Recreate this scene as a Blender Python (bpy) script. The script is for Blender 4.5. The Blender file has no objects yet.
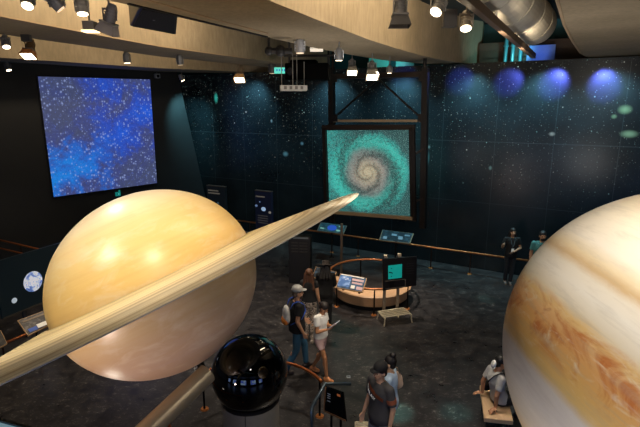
import bpy, bmesh, math, random
from mathutils import Vector, Matrix, Euler
random.seed(7)
C = bpy.context.scene.collection
SC = bpy.context.scene
V = Vector
R = math.radians

# ------------------------------------------------------------------ camera
F = 470.0; CX, CY = 320.0, 213.5
PITCH = R(12.9); H = 5.2
FWD = V((0, math.cos(PITCH), -math.sin(PITCH)))
UP = V((0, math.sin(PITCH), math.cos(PITCH)))
RT = V((1, 0, 0))
CAM = V((0, 0, H))
cam_d = bpy.data.cameras.new('camera'); cam = bpy.data.objects.new('camera', cam_d); C.objects.link(cam)
cam.location = CAM; cam.rotation_euler = (math.pi/2 - PITCH, 0, 0)
cam_d.sensor_width = 36; cam_d.lens = F/640*36; cam_d.clip_end = 200; cam_d.clip_start = .05
SC.camera = cam

def ray(px, py):
    return FWD + RT*((px-CX)/F) - UP*((py-CY)/F)
def fl(px, py, z=0.0):                      # where the sight line meets the height z
    d = ray(px, py); t = (z-H)/d.z
    return CAM + d*t
def dp(px, py, Y):                          # ... meets the depth Y
    d = ray(px, py); return CAM + d*(Y/d.y)
class VPlane:                               # a vertical plane through two plan points
    def __init__(s, a, b):
        s.a = V((a[0], a[1], 0)); s.b = V((b[0], b[1], 0)); s.t = (s.b-s.a).normalized()
        s.n = V((s.t.y, -s.t.x, 0))         # towards the camera side
        if s.n.y > 0: s.n = -s.n
        s.ang = math.atan2(s.t.y, s.t.x)
    def hit(s, px, py, off=0.0):
        d = ray(px, py); a = s.a + s.n*off
        t = (a-CAM).dot(s.n)/d.dot(s.n); return CAM + d*t
def c2w(x, y, z):                           # camera space (x right, y down, z ahead) to world
    return CAM + RT*x - UP*y + FWD*z
def d2w(x, y, z): return RT*x - UP*y + FWD*z

# ------------------------------------------------------------------ materials
def lin(h):
    h = h.lstrip('#'); o = []
    for i in (0, 2, 4):
        c = int(h[i:i+2], 16)/255
        o.append(c/12.92 if c <= .04045 else ((c+.055)/1.055)**2.4)
    return (*o, 1)
class NT:
    def __init__(s, name):
        s.m = bpy.data.materials.new(name); s.m.use_nodes = True
        s.t = s.m.node_tree; s.t.nodes.clear()
        s.out = s.n('ShaderNodeOutputMaterial'); s.p = s.n('ShaderNodeBsdfPrincipled')
        s.l(s.p.outputs[0], s.out.inputs[0])
    def n(s, ty, **kw):
        nd = s.t.nodes.new(ty)
        for k, v in kw.items(): setattr(nd, k, v)
        return nd
    def l(s, a, b): s.t.links.new(a, b)
    def inp(s, nd, i, v):
        if hasattr(v, 'links') or isinstance(v, bpy.types.NodeSocket): s.l(v, nd.inputs[i])
        else: nd.inputs[i].default_value = v
    def math(s, op, a, b=None, c=None, clamp=False):
        nd = s.n('ShaderNodeMath', operation=op, use_clamp=clamp)
        s.inp(nd, 0, a)
        if b is not None: s.inp(nd, 1, b)
        if c is not None: s.inp(nd, 2, c)
        return nd.outputs[0]
    def coord(s, kind='Object'): return s.n('ShaderNodeTexCoord').outputs[kind]
    def mapping(s, vec, scale=(1,1,1), loc=(0,0,0), rot=(0,0,0)):
        m = s.n('ShaderNodeMapping'); s.l(vec, m.inputs[0])
        m.inputs['Scale'].default_value = scale; m.inputs['Location'].default_value = loc; m.inputs['Rotation'].default_value = rot
        return m.outputs[0]
    def noise(s, vec, scale, detail=4, rough=.55, dist=0.0):
        nd = s.n('ShaderNodeTexNoise'); s.l(vec, nd.inputs['Vector'])
        nd.inputs['Scale'].default_value = scale; nd.inputs['Detail'].default_value = detail
        nd.inputs['Roughness'].default_value = rough; nd.inputs['Distortion'].default_value = dist
        return nd.outputs['Fac']
    def ramp(s, fac, stops, interp='LINEAR'):
        nd = s.n('ShaderNodeValToRGB'); cr = nd.color_ramp; cr.interpolation = interp
        while len(cr.elements) < len(stops): cr.elements.new(.5)
        for e, (p, c) in zip(cr.elements, stops):
            e.position = p; e.color = lin(c) if isinstance(c, str) else (c, c, c, 1)
        s.l(fac, nd.inputs[0]); return nd.outputs[0]
    def mix(s, fac, a, b, mode='MIX'):
        nd = s.n('ShaderNodeMix', data_type='RGBA', blend_type=mode)
        s.inp(nd, 0, fac)
        for i, v in ((6, a), (7, b)):
            if isinstance(v, str): v = lin(v)
            s.inp(nd, i, v)
        return nd.outputs[2]
    def sep(s, vec):
        nd = s.n('ShaderNodeSeparateXYZ'); s.l(vec, nd.inputs[0]); return nd.outputs
    def comb(s, x, y, z):
        nd = s.n('ShaderNodeCombineXYZ')
        for i, v in enumerate((x, y, z)): s.inp(nd, i, v)
        return nd.outputs[0]
    def set(s, **kw):
        names = dict(base='Base Color', rough='Roughness', metal='Metallic', spec='Specular IOR Level', em='Emission Color', ems='Emission Strength', coat='Coat Weight', coatr='Coat Roughness', alpha='Alpha', normal='Normal')
        for k, v in kw.items():
            i = s.p.inputs[names[k]]
            if isinstance(v, bpy.types.NodeSocket): s.l(v, i)
            else: i.default_value = lin(v) if isinstance(v, str) else v
        return s
    def bump(s, h, strength=.2, dist=.01):
        b = s.n('ShaderNodeBump'); b.inputs['Strength'].default_value = strength; b.inputs['Distance'].default_value = dist
        s.l(h, b.inputs['Height']); s.l(b.outputs[0], s.p.inputs['Normal'])
MATS = {}
def M(col, rough=.6, metal=0.0, var=.15, scale=12, ems=0.0, em=None, spec=.5, coat=0.0):
    """plain coloured material with a little procedural variation"""
    k = (col, rough, metal, var, scale, ems, em, spec, coat)
    if k in MATS: return MATS[k]
    t = NT('paint ' + col)
    f = t.noise(t.coord(), scale)
    a = lin(col); lo = tuple(x*(1-var) for x in a[:3]) + (1,); hi = tuple(min(1, x*(1+var)) for x in a[:3]) + (1,)
    t.set(base=t.mix(f, lo, hi), rough=rough, metal=metal, spec=spec, coat=coat)
    if ems: t.set(em=em or col, ems=ems)
    MATS[k] = t.m
    return t.m

# ------------------------------------------------------------------ mesh building (world coordinates)
class MB:
    def __init__(s): s.bm = bmesh.new(); s.smooth = False
    def poly(s, pts):
        return s.bm.faces.new([s.bm.verts.new(p) for p in pts])
    def box(s, c, size, rot=None):
        m = Matrix.Translation(V(c)) @ (rot.to_4x4() if rot is not None else Matrix()) @ Matrix.Diagonal((*size, 1))
        bmesh.ops.create_cube(s.bm, size=1, matrix=m); return s
    def prism(s, pts, ext):
        """closed solid: polygon pts moved along ext"""
        ext = V(ext); n = len(pts)
        a = [s.bm.verts.new(p) for p in pts]; b = [s.bm.verts.new(V(p)+ext) for p in pts]
        s.bm.faces.new(a[::-1]); s.bm.faces.new(b)
        for i in range(n): s.bm.faces.new((a[i], a[(i+1) % n], b[(i+1) % n], b[i]))
        return s
    def tube(s, p0, p1, r0, r1=None, seg=14, cap=True):
        p0, p1 = V(p0), V(p1); r1 = r0 if r1 is None else r1
        d = p1-p0
        if d.length < 1e-6: return s
        m = Matrix.Translation((p0+p1)/2) @ V((0, 0, 1)).rotation_difference(d).to_matrix().to_4x4()
        bmesh.ops.create_cone(s.bm, cap_ends=cap, segments=seg, radius1=r0, radius2=r1, depth=d.length, matrix=m); return s
    def ball(s, c, r, seg=16, rot=None):
        r = (r, r, r) if isinstance(r, (int, float)) else r
        m = Matrix.Translation(V(c)) @ (rot.to_4x4() if rot is not None else Matrix()) @ Matrix.Diagonal((*r, 1))
        bmesh.ops.create_uvsphere(s.bm, u_segments=seg, v_segments=max(6, seg//2), radius=1, matrix=m); return s
    def rc(s, p0, p1, r0, r1=None, seg=12):
        """round-ended tapered limb"""
        r1 = r0 if r1 is None else r1
        s.tube(p0, p1, r0, r1, seg); s.ball(p0, r0, seg); s.ball(p1, r1, seg); return s
    def path(s, pts, r, seg=10, closed=False):
        """one swept pipe along a polyline"""
        pts = [V(p) for p in pts]; n = len(pts); rings = []
        for i, p in enumerate(pts):
            a = pts[(i-1) % n] if (closed or i > 0) else p
            b = pts[(i+1) % n] if (closed or i < n-1) else p
            d = (b-a).normalized()
            x = d.cross(V((0, 0, 1)))
            if x.length < 1e-3: x = d.cross(V((1, 0, 0)))
            x.normalize(); y = d.cross(x)
            rx, ry = (r, r) if isinstance(r, (int, float)) else r
            rings.append([s.bm.verts.new(p + x*math.cos(k*2*math.pi/seg)*rx + y*math.sin(k*2*math.pi/seg)*ry) for k in range(seg)])
        for i in range(n if closed else n-1):
            A, B = rings[i], rings[(i+1) % n]
            for k in range(seg): s.bm.faces.new((A[k], A[(k+1) % seg], B[(k+1) % seg], B[k]))
        if not closed:
            s.bm.faces.new(rings[0][::-1]); s.bm.faces.new(rings[-1])
        return s
    def lathe(s, c, prof, seg=48, a0=0, a1=2*math.pi):
        """surface of revolution about the vertical through c; prof = [(r,z)...] (closed loop when a part turn)"""
        full = abs(a1-a0-2*math.pi) < 1e-6; n = seg if full else seg+1; rings = []
        for i in range(n):
            a = a0+(a1-a0)*i/seg
            rings.append([s.bm.verts.new((c[0]+r*math.cos(a), c[1]+r*math.sin(a), c[2]+z)) for r, z in prof])
        m = len(prof)
        for i in range(seg):
            A, B = rings[i], rings[(i+1) % n]
            for k in range(m): s.bm.faces.new((A[k], B[k], B[(k+1) % m], A[(k+1) % m]))
        if not full:
            s.bm.faces.new(rings[0]); s.bm.faces.new(rings[-1][::-1])
        return s
    def loft(s, rings):
        """rings: lists of equal length, capped at both ends"""
        vs = [[s.bm.verts.new(p) for p in r] for r in rings]; n = len(vs[0])
        for A, B in zip(vs, vs[1:]):
            for k in range(n): s.bm.faces.new((A[k], A[(k+1) % n], B[(k+1) % n], B[k]))
        s.bm.faces.new(vs[0][::-1]); s.bm.faces.new(vs[-1]); return s
    def build(s, name, mat, parent=None, base=None, smooth=False, bevel=0.0, remesh=0.0, iters=4, sub=0):
        bmesh.ops.recalc_face_normals(s.bm, faces=s.bm.faces)
        off = V(base) if base is not None else (parent_world(parent) if parent is not None else V((0, 0, 0)))
        bmesh.ops.translate(s.bm, verts=s.bm.verts, vec=-off)
        me = bpy.data.meshes.new(name); s.bm.to_mesh(me); s.bm.free()
        o = bpy.data.objects.new(name, me); C.objects.link(o)
        if remesh or bevel or sub:
            if remesh:
                md = o.modifiers.new('r', 'REMESH'); md.mode = 'VOXEL'; md.voxel_size = remesh
                sm = o.modifiers.new('s', 'SMOOTH'); sm.factor = .5; sm.iterations = iters
            if bevel:
                md = o.modifiers.new('b', 'BEVEL'); md.width = bevel; md.segments = 2; md.limit_method = 'ANGLE'
            if sub:
                md = o.modifiers.new('u', 'SUBSURF'); md.levels = sub; md.render_levels = sub
            dg = bpy.context.evaluated_depsgraph_get()
            nm = bpy.data.meshes.new_from_object(o.evaluated_get(dg))
            o.modifiers.clear(); o.data = nm; bpy.data.meshes.remove(me); nm.name = name; me = nm
        me.materials.clear(); me.materials.append(mat)
        if smooth or remesh:
            me.polygons.foreach_set('use_smooth', [True]*len(me.polygons))
        if parent is not None: o.parent = parent
        if base is not None and parent is None: o.location = off
        return o
WORLD = {}
def parent_world(o):
    w = V((0, 0, 0))
    while o is not None:
        w = w + o.location; o = o.parent
    return w
def tag(o, label, cat, group=None):
    o['label'] = label; o['category'] = cat
    if group: o['group'] = group
    return o
def thing(name, label, cat, loc, group=None):
    o = bpy.data.objects.new(name, None); C.objects.link(o); o.location = V(loc); o.empty_display_size = .1
    return tag(o, label, cat, group)
def struct(o): o['kind'] = 'structure'; return o
def dup(src, loc, label):
    """a copy of a thing with copies of its parts and sub-parts"""
    r = src.copy(); C.objects.link(r); r.location = V(loc); r['label'] = label
    for ch in list(src.children):
        c = ch.copy(); C.objects.link(c); c.parent = r
        for g in list(ch.children):
            d = g.copy(); C.objects.link(d); d.parent = c
    return r
def rz(a): return Matrix.Rotation(a, 3, 'Z')
def spot(name, loc, target, power, color, angle=60, blend=.5, radius=.08):
    l = bpy.data.lights.new(name, 'SPOT'); l.energy = power; l.color = color; l.spot_size = R(angle); l.spot_blend = blend; l.shadow_soft_size = radius
    o = bpy.data.objects.new(name, l); C.objects.link(o); o.location = V(loc)
    o.rotation_euler = (V(target)-V(loc)).to_track_quat('-Z', 'Y').to_euler(); return o
def area(name, loc, target, power, color, sx, sy=None):
    l = bpy.data.lights.new(name, 'AREA'); l.energy = power; l.color = color; l.shape = 'RECTANGLE'; l.size = sx; l.size_y = sy or sx
    o = bpy.data.objects.new(name, l); C.objects.link(o); o.location = V(loc)
    o.rotation_euler = (V(target)-V(loc)).to_track_quat('-Z', 'Y').to_euler(); return o
WARM = (1, .78, .52); NEUT = (1, .9, .78); TEAL = (.25, .85, .9); BLUE = (.12, .2, 1)
# ------------------------------------------------------------------ the hall
ZW, ZB, ZC = 6.46, 6.5, 7.8
BACK = VPlane((-11.0, 17.54+.57*11), (12.5, 17.54-.57*12.5))
LEFT = VPlane((-5.43-.73*13, 19.9-.68*13), (-5.43, 19.9))
def rail_y(x): return 16.64-.53*x

# floor: dark polished concrete with pale scuffs
t = NT('polished dark concrete floor'); co = t.coord()
big = t.noise(co, .55, 3); mid = t.noise(co, 3.2, 6, .65, .6); fine = t.noise(t.mapping(co, (1, 1.7, 1)), 9, 8, .78, 1.2)
base = t.mix(big, '#1a1819', '#2a2728')
sc = t.ramp(fine, [(.55, 0.0), (.66, 1.0)]); sc2 = t.ramp(mid, [(.40, 0.05), (.62, 1.0)])
scm = t.math('MULTIPLY', sc, sc2)
base = t.mix(t.math('MULTIPLY', scm, .85), base, '#a9a29a')
base = t.mix(t.math('MULTIPLY', sc2, .35), base, '#474341')
t.set(base=base, rough=t.math('MULTIPLY_ADD', mid, .34, .16), spec=.5)
t.bump(fine, .08, .01)
FLOORM = t.m
b = MB(); b.poly([(-17, -3, 0), (14, -3, 0), (14, 26, 0), (-17, 26, 0)])
struct(b.build('floor', FLOORM))

# star wall
GAL = [(216, 98, .10, .20, '#3fd0c0', 1.2), (285.5, 154, .13, .10, '#7fd0e8', 1.0), (302, 143.5, .08, .07, '#7fc8e8', .8), (271.5, 121, .05, .07, '#9fd8f0', .8),
       (625, 109.5, .16, .12, '#9fe8b8', 1.1), (614, 116.5, .07, .06, '#9fe8b8', .8), (629, 134, .20, .10, '#a8e8c0', 1.0), (552, 134, .08, .06, '#d0e8e8', .9),
       (490.3, 168, .05, .07, '#9fe0e0', .9), (428.3, 158, .05, .22, '#5fb0b8', .7), (453.5, 214, .12, .09, '#d8b888', .6), (429, 147, .05, .06, '#a0e0e8', .8), (246, 112, .04, .04, '#ffffff', .8)]
t = NT('printed star field wall'); co = t.coord(); s3 = t.sep(co)
u = t.math('ADD', t.math('MULTIPLY', s3[0], BACK.t.x), t.math('MULTIPLY', s3[1], BACK.t.y)); z = s3[2]
uz = t.comb(u, z, 0.0)
em = None
for sca, thr, gain in ((3.6, .034, 1.4), (1.5, .020, 2.4), (7.0, .060, 1.0), (12.0, .075, .5)):
    vo = t.n('ShaderNodeTexVoronoi'); vo.voronoi_dimensions = '2D'; t.l(uz, vo.inputs['Vector']); vo.inputs['Scale'].default_value = sca
    rnd = t.sep(vo.outputs['Color'])
    r_ = t.math('MULTIPLY', t.math('POWER', rnd[0], 2.4), thr*1.9)
    st = t.math('SUBTRACT', 1.0, t.math('DIVIDE', vo.outputs['Distance'], t.math('MAXIMUM', r_, .004)), clamp=True)
    st = t.math('MULTIPLY', st, gain)
    col = t.mix(rnd[1], '#9fe8e8', '#e8e4d8')
    cm = t.mix(1.0, col, t.comb(st, st, st), 'MULTIPLY')
    em = cm if em is None else t.mix(1.0, em, cm, 'ADD')
for (px, py, ru, rv, colr, g) in GAL:
    p = BACK.hit(px, py); pu = p.dot(BACK.t)
    du = t.math('DIVIDE', t.math('SUBTRACT', u, pu), ru*1.25); dv = t.math('DIVIDE', t.math('SUBTRACT', z, p.z), rv*1.25)
    d2 = t.math('ADD', t.math('MULTIPLY', du, du), t.math('MULTIPLY', dv, dv))
    k = t.math('MULTIPLY', t.math('POWER', t.math('SUBTRACT', 1.0, d2, clamp=True), 1.6), g*.75)
    cm = t.mix(1.0, lin(colr), t.comb(k, k, k), 'MULTIPLY')
    em = t.mix(1.0, em, cm, 'ADD')
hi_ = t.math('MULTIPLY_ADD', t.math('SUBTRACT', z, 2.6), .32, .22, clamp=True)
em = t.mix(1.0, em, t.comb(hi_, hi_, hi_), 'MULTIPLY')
neb = t.noise(uz, .5, 5, .6)
base = t.mix(t.ramp(neb, [(.35, 0.), (.75, 1.)]), '#11171a', '#1e282d')
# joints between the cladding sheets
def line(v, w): return t.math('LESS_THAN', t.math('ABSOLUTE', v), w)
seam = line(t.math('SUBTRACT', z, 4.12), .012)
seam = t.math('MAXIMUM', seam, line(t.math('SUBTRACT', z, 2.2), .008))
us = t.math('SUBTRACT', t.math('FRACT', t.math('DIVIDE', t.math('ADD', u, 40.6), 1.62)), .5)
seam = t.math('MAXIMUM', seam, line(us, .005))
base = t.mix(t.math('MULTIPLY', seam, .35), base, '#404b50')
t.set(base=base, rough=.25, spec=.3, em=em, ems=.55)
STAR = t.m
n = BACK.n
b = MB(); b.prism([BACK.a, BACK.b, BACK.b+V((0, 0, ZW)), BACK.a+V((0, 0, ZW))], -n*.15)
struct(b.build('wall_back', STAR))
# ledge behind the star wall and the higher dark wall beyond it
OFF = -n*1.7
TEALW = M('#1d5258', .7)
b = MB(); b.prism([BACK.a+OFF, BACK.b+OFF, BACK.b+OFF+V((0, 0, ZC)), BACK.a+OFF+V((0, 0, ZC))], -n*.1)
struct(b.build('wall_beyond', TEALW))

# dark wall with the leaning edge
DARKW = NT('dark painted wall'); f = DARKW.noise(DARKW.coord(), 3)
DARKW.set(base=DARKW.mix(f, '#17191b', '#1f2123'), rough=.5); DARKW = DARKW.m
e_top = LEFT.hit(177, 71); e_mid = LEFT.hit(205, 195)
e_bot = e_top + (e_mid-e_top)*(e_top.z/(e_top.z-e_mid.z))
b = MB(); b.prism([LEFT.a, (e_bot.x, e_bot.y, 0), e_top, (LEFT.a.x, LEFT.a.y, e_top.z)], -LEFT.n*.25)
struct(b.build('wall_left', DARKW))
b = MB(); b.prism([(13.2, -2.5, 0), (13.2, 11, 0), (13.2, 11, ZC), (13.2, -2.5, ZC)], (.2, 0, 0)); struct(b.build('wall_right', DARKW))
FR = -2.3
b = MB(); b.prism([(-17, FR, 0), (14, FR, 0), (14, FR, ZC), (-17, FR, ZC)], (0, -.2, 0)); struct(b.build('wall_front', DARKW))
# lit windows in the wall under the balcony (they show as reflections in the black globe)
BW = NT('blue lit window'); q = BW.noise(BW.coord(), 1.3)
BW.set(base='#0a1030', em=BW.mix(BW.ramp(q, [(.4, 0.), (.6, 1.)]), '#2a48d8', '#b8d8e8'), ems=2.6, rough=.2); BW = BW.m
for i, x in enumerate((-11.5, -6.8, -2.4, 1.8, 6.0)):
    b = MB(); b.box((x, FR+.03, 1.75), (2.3, .06, 1.9)); struct(b.build('window_%d' % (i+1), BW))
# balcony the picture is taken from
b = MB(); b.box((-1.5, -.85, H-1.75), (31, 2.8, .3)); struct(b.build('floor_balcony', DARKW))
g0, g1 = fl(-30, 412.5, H-.52), fl(30, 429, H-.52)
dirr = (g1-g0).normalized(); g2 = g0+dirr*2.2; g0 = g0-dirr*1.2
t = thing('balcony_ledge', 'pale blue glass-topped balcony ledge cutting the bottom corner below the ring', 'ledge', (g0.x, g0.y, H-1.6))
b = MB(); side = V((dirr.y, -dirr.x, 0)); 
if side.y > 0: side = -side
b.prism([g0, g2, g2+side*.3, g0+side*.3], (0, 0, -.05)); 
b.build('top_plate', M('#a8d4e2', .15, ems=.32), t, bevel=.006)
b = MB(); b.prism([g0, g2, g2-side*.006, g0-side*.006], (0, 0, -.05)); b.build('edge_strip', M('#3c4a5c', .4), t)
b = MB(); b.prism([g0+side*.1, g2+side*.1, g2+side*.12, g0+side*.12], (0, 0, -1.03));
b.build('glass_panel', M('#20343c', .1), t)

# ceiling slab and concrete beams
t2 = NT('dark ceiling'); f = t2.noise(t2.coord(), 2); t2.set(base=t2.mix(f, '#152023', '#1e2c2f'), rough=.9)
b = MB(); b.prism([(-17, -3, ZC), (14, -3, ZC), (14, 27, ZC), (-17, 27, ZC)], (0, 0, .2)); struct(b.build('ceiling', t2.m))
t2 = NT('board marked concrete'); co = t2.coord(); f1 = t2.noise(co, 1.1, 6, .6); f2 = t2.noise(t2.mapping(co, (3, 3, .7)), 5, 5, .6); f3 = t2.noise(co, 26, 3)
bs = t2.mix(f1, '#75694f', '#ab9a80'); bs = t2.mix(t2.math('MULTIPLY', t2.ramp(f2, [(.35, 0.), (.7, 1.)]), .38), bs, '#5f5444')
pit = t2.ramp(f3, [(.26, 1.0), (.31, 0.0)]); bs = t2.mix(t2.math('MULTIPLY', pit, .5), bs, '#4a4138')
t2.set(base=bs, rough=.85); t2.bump(f2, .15, .02); CONC = t2.m
LIP = M('#9a8468', .8)
def beam(front, far, top=ZC):
    """concrete beam whose underside runs between the two edges, given as sight points at the beam's height"""
    A = [fl(*p, ZB) for p in front]; B = [fl(*p, ZB) for p in far]
    pts = A + B[::-1]
    b = MB(); b.prism(pts, (0, 0, top-ZB)); return struct(b.build('ceiling_beam', CONC))
beam([(150, -45), (267.7, 0), (320, 20.8), (345, 30.5), (370, 40), (395, 48), (420, 55), (445, 60.2), (462, 62.8), (480, 64.5)],
     [(40, -19), (106, 0), (160, 11.3), (268, 37.6), (320, 49), (355, 55.5), (382.6, 60), (420, 63.4), (445, 65.4), (482, 66.5)])
beam([(-90, -1), (0, 16.3), (80, 31.6), (160, 46.5), (255, 59.3), (291, 64.5), (330, 69.8)],
     [(-90, 18), (0, 34), (80, 45.2), (160, 56.6), (260, 66.4), (294, 69.5), (330, 71.2)])
beam([(-90, 51), (0, 57.6), (160, 68.2), (290, 73.5)], [(-90, 55), (0, 61), (160, 71.8), (290, 74.6)])
beam([(548, -40), (555, 0), (563, 25), (572, 42), (580, 53.5), (588, 58), (594, 59.6), (640, 58.6), (720, 56.5)],
     [(700, -40), (780, 30)])
# pale edge strips along the beams, one painted as a lit groove
def strip(name, pts, w):
    P = [fl(*p, ZB-.012) for p in pts]
    b = MB()
    L = [p for p in P]; Rr = []
    for i, p in enumerate(P):
        d = (P[min(i+1, len(P)-1)]-P[max(i-1, 0)]).normalized(); Rr.append(p+V((-d.y, d.x, 0))*w)
    b.prism(L+Rr[::-1], (0, 0, .02)); return struct(b.build(name, LIP))
strip('trim_1', [(0, 16.5), (80, 31.8), (160, 46.7), (250, 59)], .05)
strip('trim_2', [(140, -1.5), (160, 3.6), (215, 19.5), (268, 33.6)], .06)  # lighter tan stands in for the warm-lit groove along this beam
b = MB(); P0, P1 = fl(130, 4.6, ZB-.02), fl(268, 37.4, ZB-.02); dd = (P1-P0).normalized(); sd = V((-dd.y, dd.x, 0))
b.prism([P0, P1, P1+sd*.05, P0+sd*.05], (0, 0, .03)); struct(b.build('trim_3', M('#1a1816', .8)))
strip('trim_4', [(554.5, -3), (562.5, 25), (571.5, 42), (579.5, 53.5)], -.04)
# slatted boards, seen over the star wall
PL = VPlane(BACK.a-n*.9, BACK.b-n*.9)
BOARD = M('#4a3a2c', .7)
for i, (x0, y0, x1, y1) in enumerate([(480, 41.5, 592, 39.5), (480, 50, 590, 48), (480, 56.5, 590, 55)]):
    h = .24
    a, c = PL.hit(x0, y0), PL.hit(x1, y1); a.z = c.z = (a.z+c.z)/2
    b = MB(); b.prism([a, c, c-V((0, 0, h)), a-V((0, 0, h))], n*.05); struct(b.build('trim_%d' % (5+i), BOARD))
# ------------------------------------------------------------------ ceiling fixtures
GREY = M('#8b8884', .45, .3); DKGREY = M('#4b4846', .5, .2); BLACK = M('#0d0d0e', .5); STEEL = M('#b9b4aa', .32, .8); BRONZE = M('#3a2f27', .45, .5); SOOT = M('#17161a', .55)
LAMPW = M('#fff1d8', .4, ems=9, em='#ffe9c4'); LAMPD = M('#e8dccb', .3, ems=1.0, em='#ffdcae')
def aim_rot(d): return V((0, 0, -1)).rotation_difference(V(d).normalized()).to_matrix()
def track_spot(px, py, label, z=6.32, size=1.0, aim=(0, 0, -1), lit=True, kind='can', col=None, stem=True, box=None):
    """can on a yoke and stem; kind 'barn' adds the flared hood"""
    c = fl(px, py, z); s = size; d = V(aim).normalized(); q = aim_rot(d)
    o = thing('track_spotlight', label, 'spotlight', c, 'track spotlights under the ceiling')
    m = col or GREY
    top = c - d*.10*s
    b = MB(); b.tube(c-d*.13*s, c+d*.06*s, .062*s, .07*s, 20); b.tube(c-d*.17*s, c-d*.13*s, .04*s, .062*s, 20)
    for k in (-.10, -.06, -.02): b.tube(c+d*(k*s), c+d*((k+.012)*s), .076*s, None, 20)
    b.build('housing', m, o, smooth=False)
    b = MB(); b.tube(c+d*.058*s, c+d*.068*s, .06*s, .06*s, 20)
    if kind == 'barn' and lit: b.box(c+d*.185*s, (.205*s, .165*s, .012*s), q)
    b.build('lens', LAMPW if lit else LAMPD, o)
    if kind == 'barn':
        b = MB(); w0, w1 = .082*s, .125*s; ring = []
        for w, k in ((w0, .055), (w1, .19)):
            ring.append([c+d*(k*s)+q@V((x*w, y*w*.8, 0)) for x, y in ((-1, -1), (1, -1), (1, 1), (-1, 1))])
        for i in range(4):
            A, B_ = ring; j = (i+1) % 4
            b.poly([A[i], A[j], B_[j], B_[i]])
        bmesh.ops.solidify(b.bm, geom=b.bm.faces[:], thickness=.006)
        b.build('hood', m, o)
        b = MB(); b.box(c+d*.06*s, (.19*s, .16*s, .02*s), q); b.build('collar', STEEL if lit else m, o)
    if stem:
        b = MB(); u = c-d*.06*s; e = V((c.x, c.y, 6.95)) ; b.tube(V((c.x, c.y, c.z+.10*s)), e, .013, None, 8)
        b.box((c.x, c.y, c.z+.11*s), (.17*s, .03, .02))
        for sx in (-1, 1): b.box((c.x+sx*.08*s, c.y, c.z+.04*s), (.012, .028, .15*s))
        b.build('yoke', m, o)
    if box:
        b = MB(); b.box(c+V(box)*s, (.16*s, .1*s, .2*s)); b.build('ballast_box', DKGREY, o, bevel=.008)
    return o
L = track_spot
L(28, 2, 'glowing spotlight high on the concrete beam, cut by the picture top above the blue screen', size=0.93, aim=(.1, -.55, -.8))
L(57, 4, 'unlit ribbed grey spotlight can between the glowing lamp and the lit white can', size=1.00, aim=(.55, .3, -.75), lit=False, col=M('#77777c', .4, .4))
L(82, 9, 'pale grey spotlight can with lit mouth above the small square box lamp', size=0.96, aim=(.12, -.2, -1), col=M('#a8a5a2', .4, .3))
L(110, 18, 'large grey spotlight with flared hood tilted beside the black loudspeaker', size=1.05, aim=(-.35, .15, -.9), kind='barn', col=M('#757379', .45, .3))
L(6, 44, 'small spotlight with bright rim at the frame edge on the middle beam', size=1.00, aim=(.25, -.35, -.9), box=(.32, .12, .16))
L(30, 48, 'lit hooded spotlight glowing on both sides, above the dark wall beside a ballast box', size=1.07, aim=(0, -.5, -.85), kind='barn', col=M('#8a6a48', .45, .3))
L(8, 68, 'lowest small lit spotlight against the dark wall near its top corner', size=1.11, aim=(.3, -.1, -1), kind='can')
L(127, 60, 'spotlight with glowing bulb hanging from the far beam above the blue screen', size=1.15, aim=(0, .1, -1))
L(180, 62, 'unlit grey spotlight on the far beam beside the leaning wall edge', size=1.11, aim=(0, .2, -1), lit=False)
L(182, 79, 'bright spotlight shining on the leaning edge of the dark wall', z=6.2, size=1.11, aim=(.45, .1, -.9))
L(240, 73, 'warm glowing hooded spotlight hanging alone before the star wall', z=6.25, size=1.48, aim=(0, -.5, -.85), kind='barn', col=M('#a08a6c', .5, .2))
L(272, 70, 'dull grey spotlight beside the small teal lit sign', size=1.48, aim=(0, .2, -1), lit=False, col=M('#5a5654', .5, .2))
L(300, 49, 'white cylinder spotlight above the black projector', size=1.26, aim=(0, 0, -1), lit=False, col=M('#c9cbd0', .35, .2))
L(339, 57, 'bright steel spotlight at the corner of the screen gantry', z=6.2, size=1.11, aim=(0, .1, -1), col=M('#a9adb2', .3, .5))
L(352, 66, 'lit hooded spotlight over the gantry, second from its corner post', size=1.26, aim=(0, -.5, -.85), kind='barn')
L(372, 69, 'lit hooded spotlight over the middle of the gantry beam', z=6.12, size=1.33, aim=(0, -.5, -.85), kind='barn')
L(389.5, 71, 'small lit spotlight on the gantry beam past the middle hooded one', z=6.12, size=0.89, aim=(0, .1, -1))
L(400, 10, 'large grey hooded spotlight hanging in front of the broad lit concrete beam', size=1.0, aim=(0, -.1, -1), kind='barn', lit=False, col=M('#6f6c6a', .45, .3))
L(438, 8, 'lit spotlight can pointing down beside the big hooded one', size=1.07, aim=(-.45, -.45, -.75), col=M('#9a948a', .45, .3))
L(466, 24, 'brightest spotlight can on the track bar with a dark ballast box beside it', size=1.18, aim=(-.1, -.45, -.85), col=M('#a79a86', .45, .3), box=(-.2, 0, .06))

# square box lamp
c = fl(90, 26, 6.35)
o = thing('box_lamp', 'small square box lamp with lit base under the pale spotlight can', 'lamp', c, 'box lamps')
b = MB(); b.box(c, (.17, .15, .13)); b.build('housing', M('#6e6863', .5, .2), o, bevel=.01)
b = MB(); b.box(c-V((0, 0, .075)), (.2, .17, .025)); b.build('diffuser', M('#ffe6b8', .4, ems=2.5, em='#ffe0a8'), o)
b = MB(); b.tube(c+V((0, 0, .06)), c+V((0, 0, .6)), .014, None, 8); b.build('stem', DKGREY, o)

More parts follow.
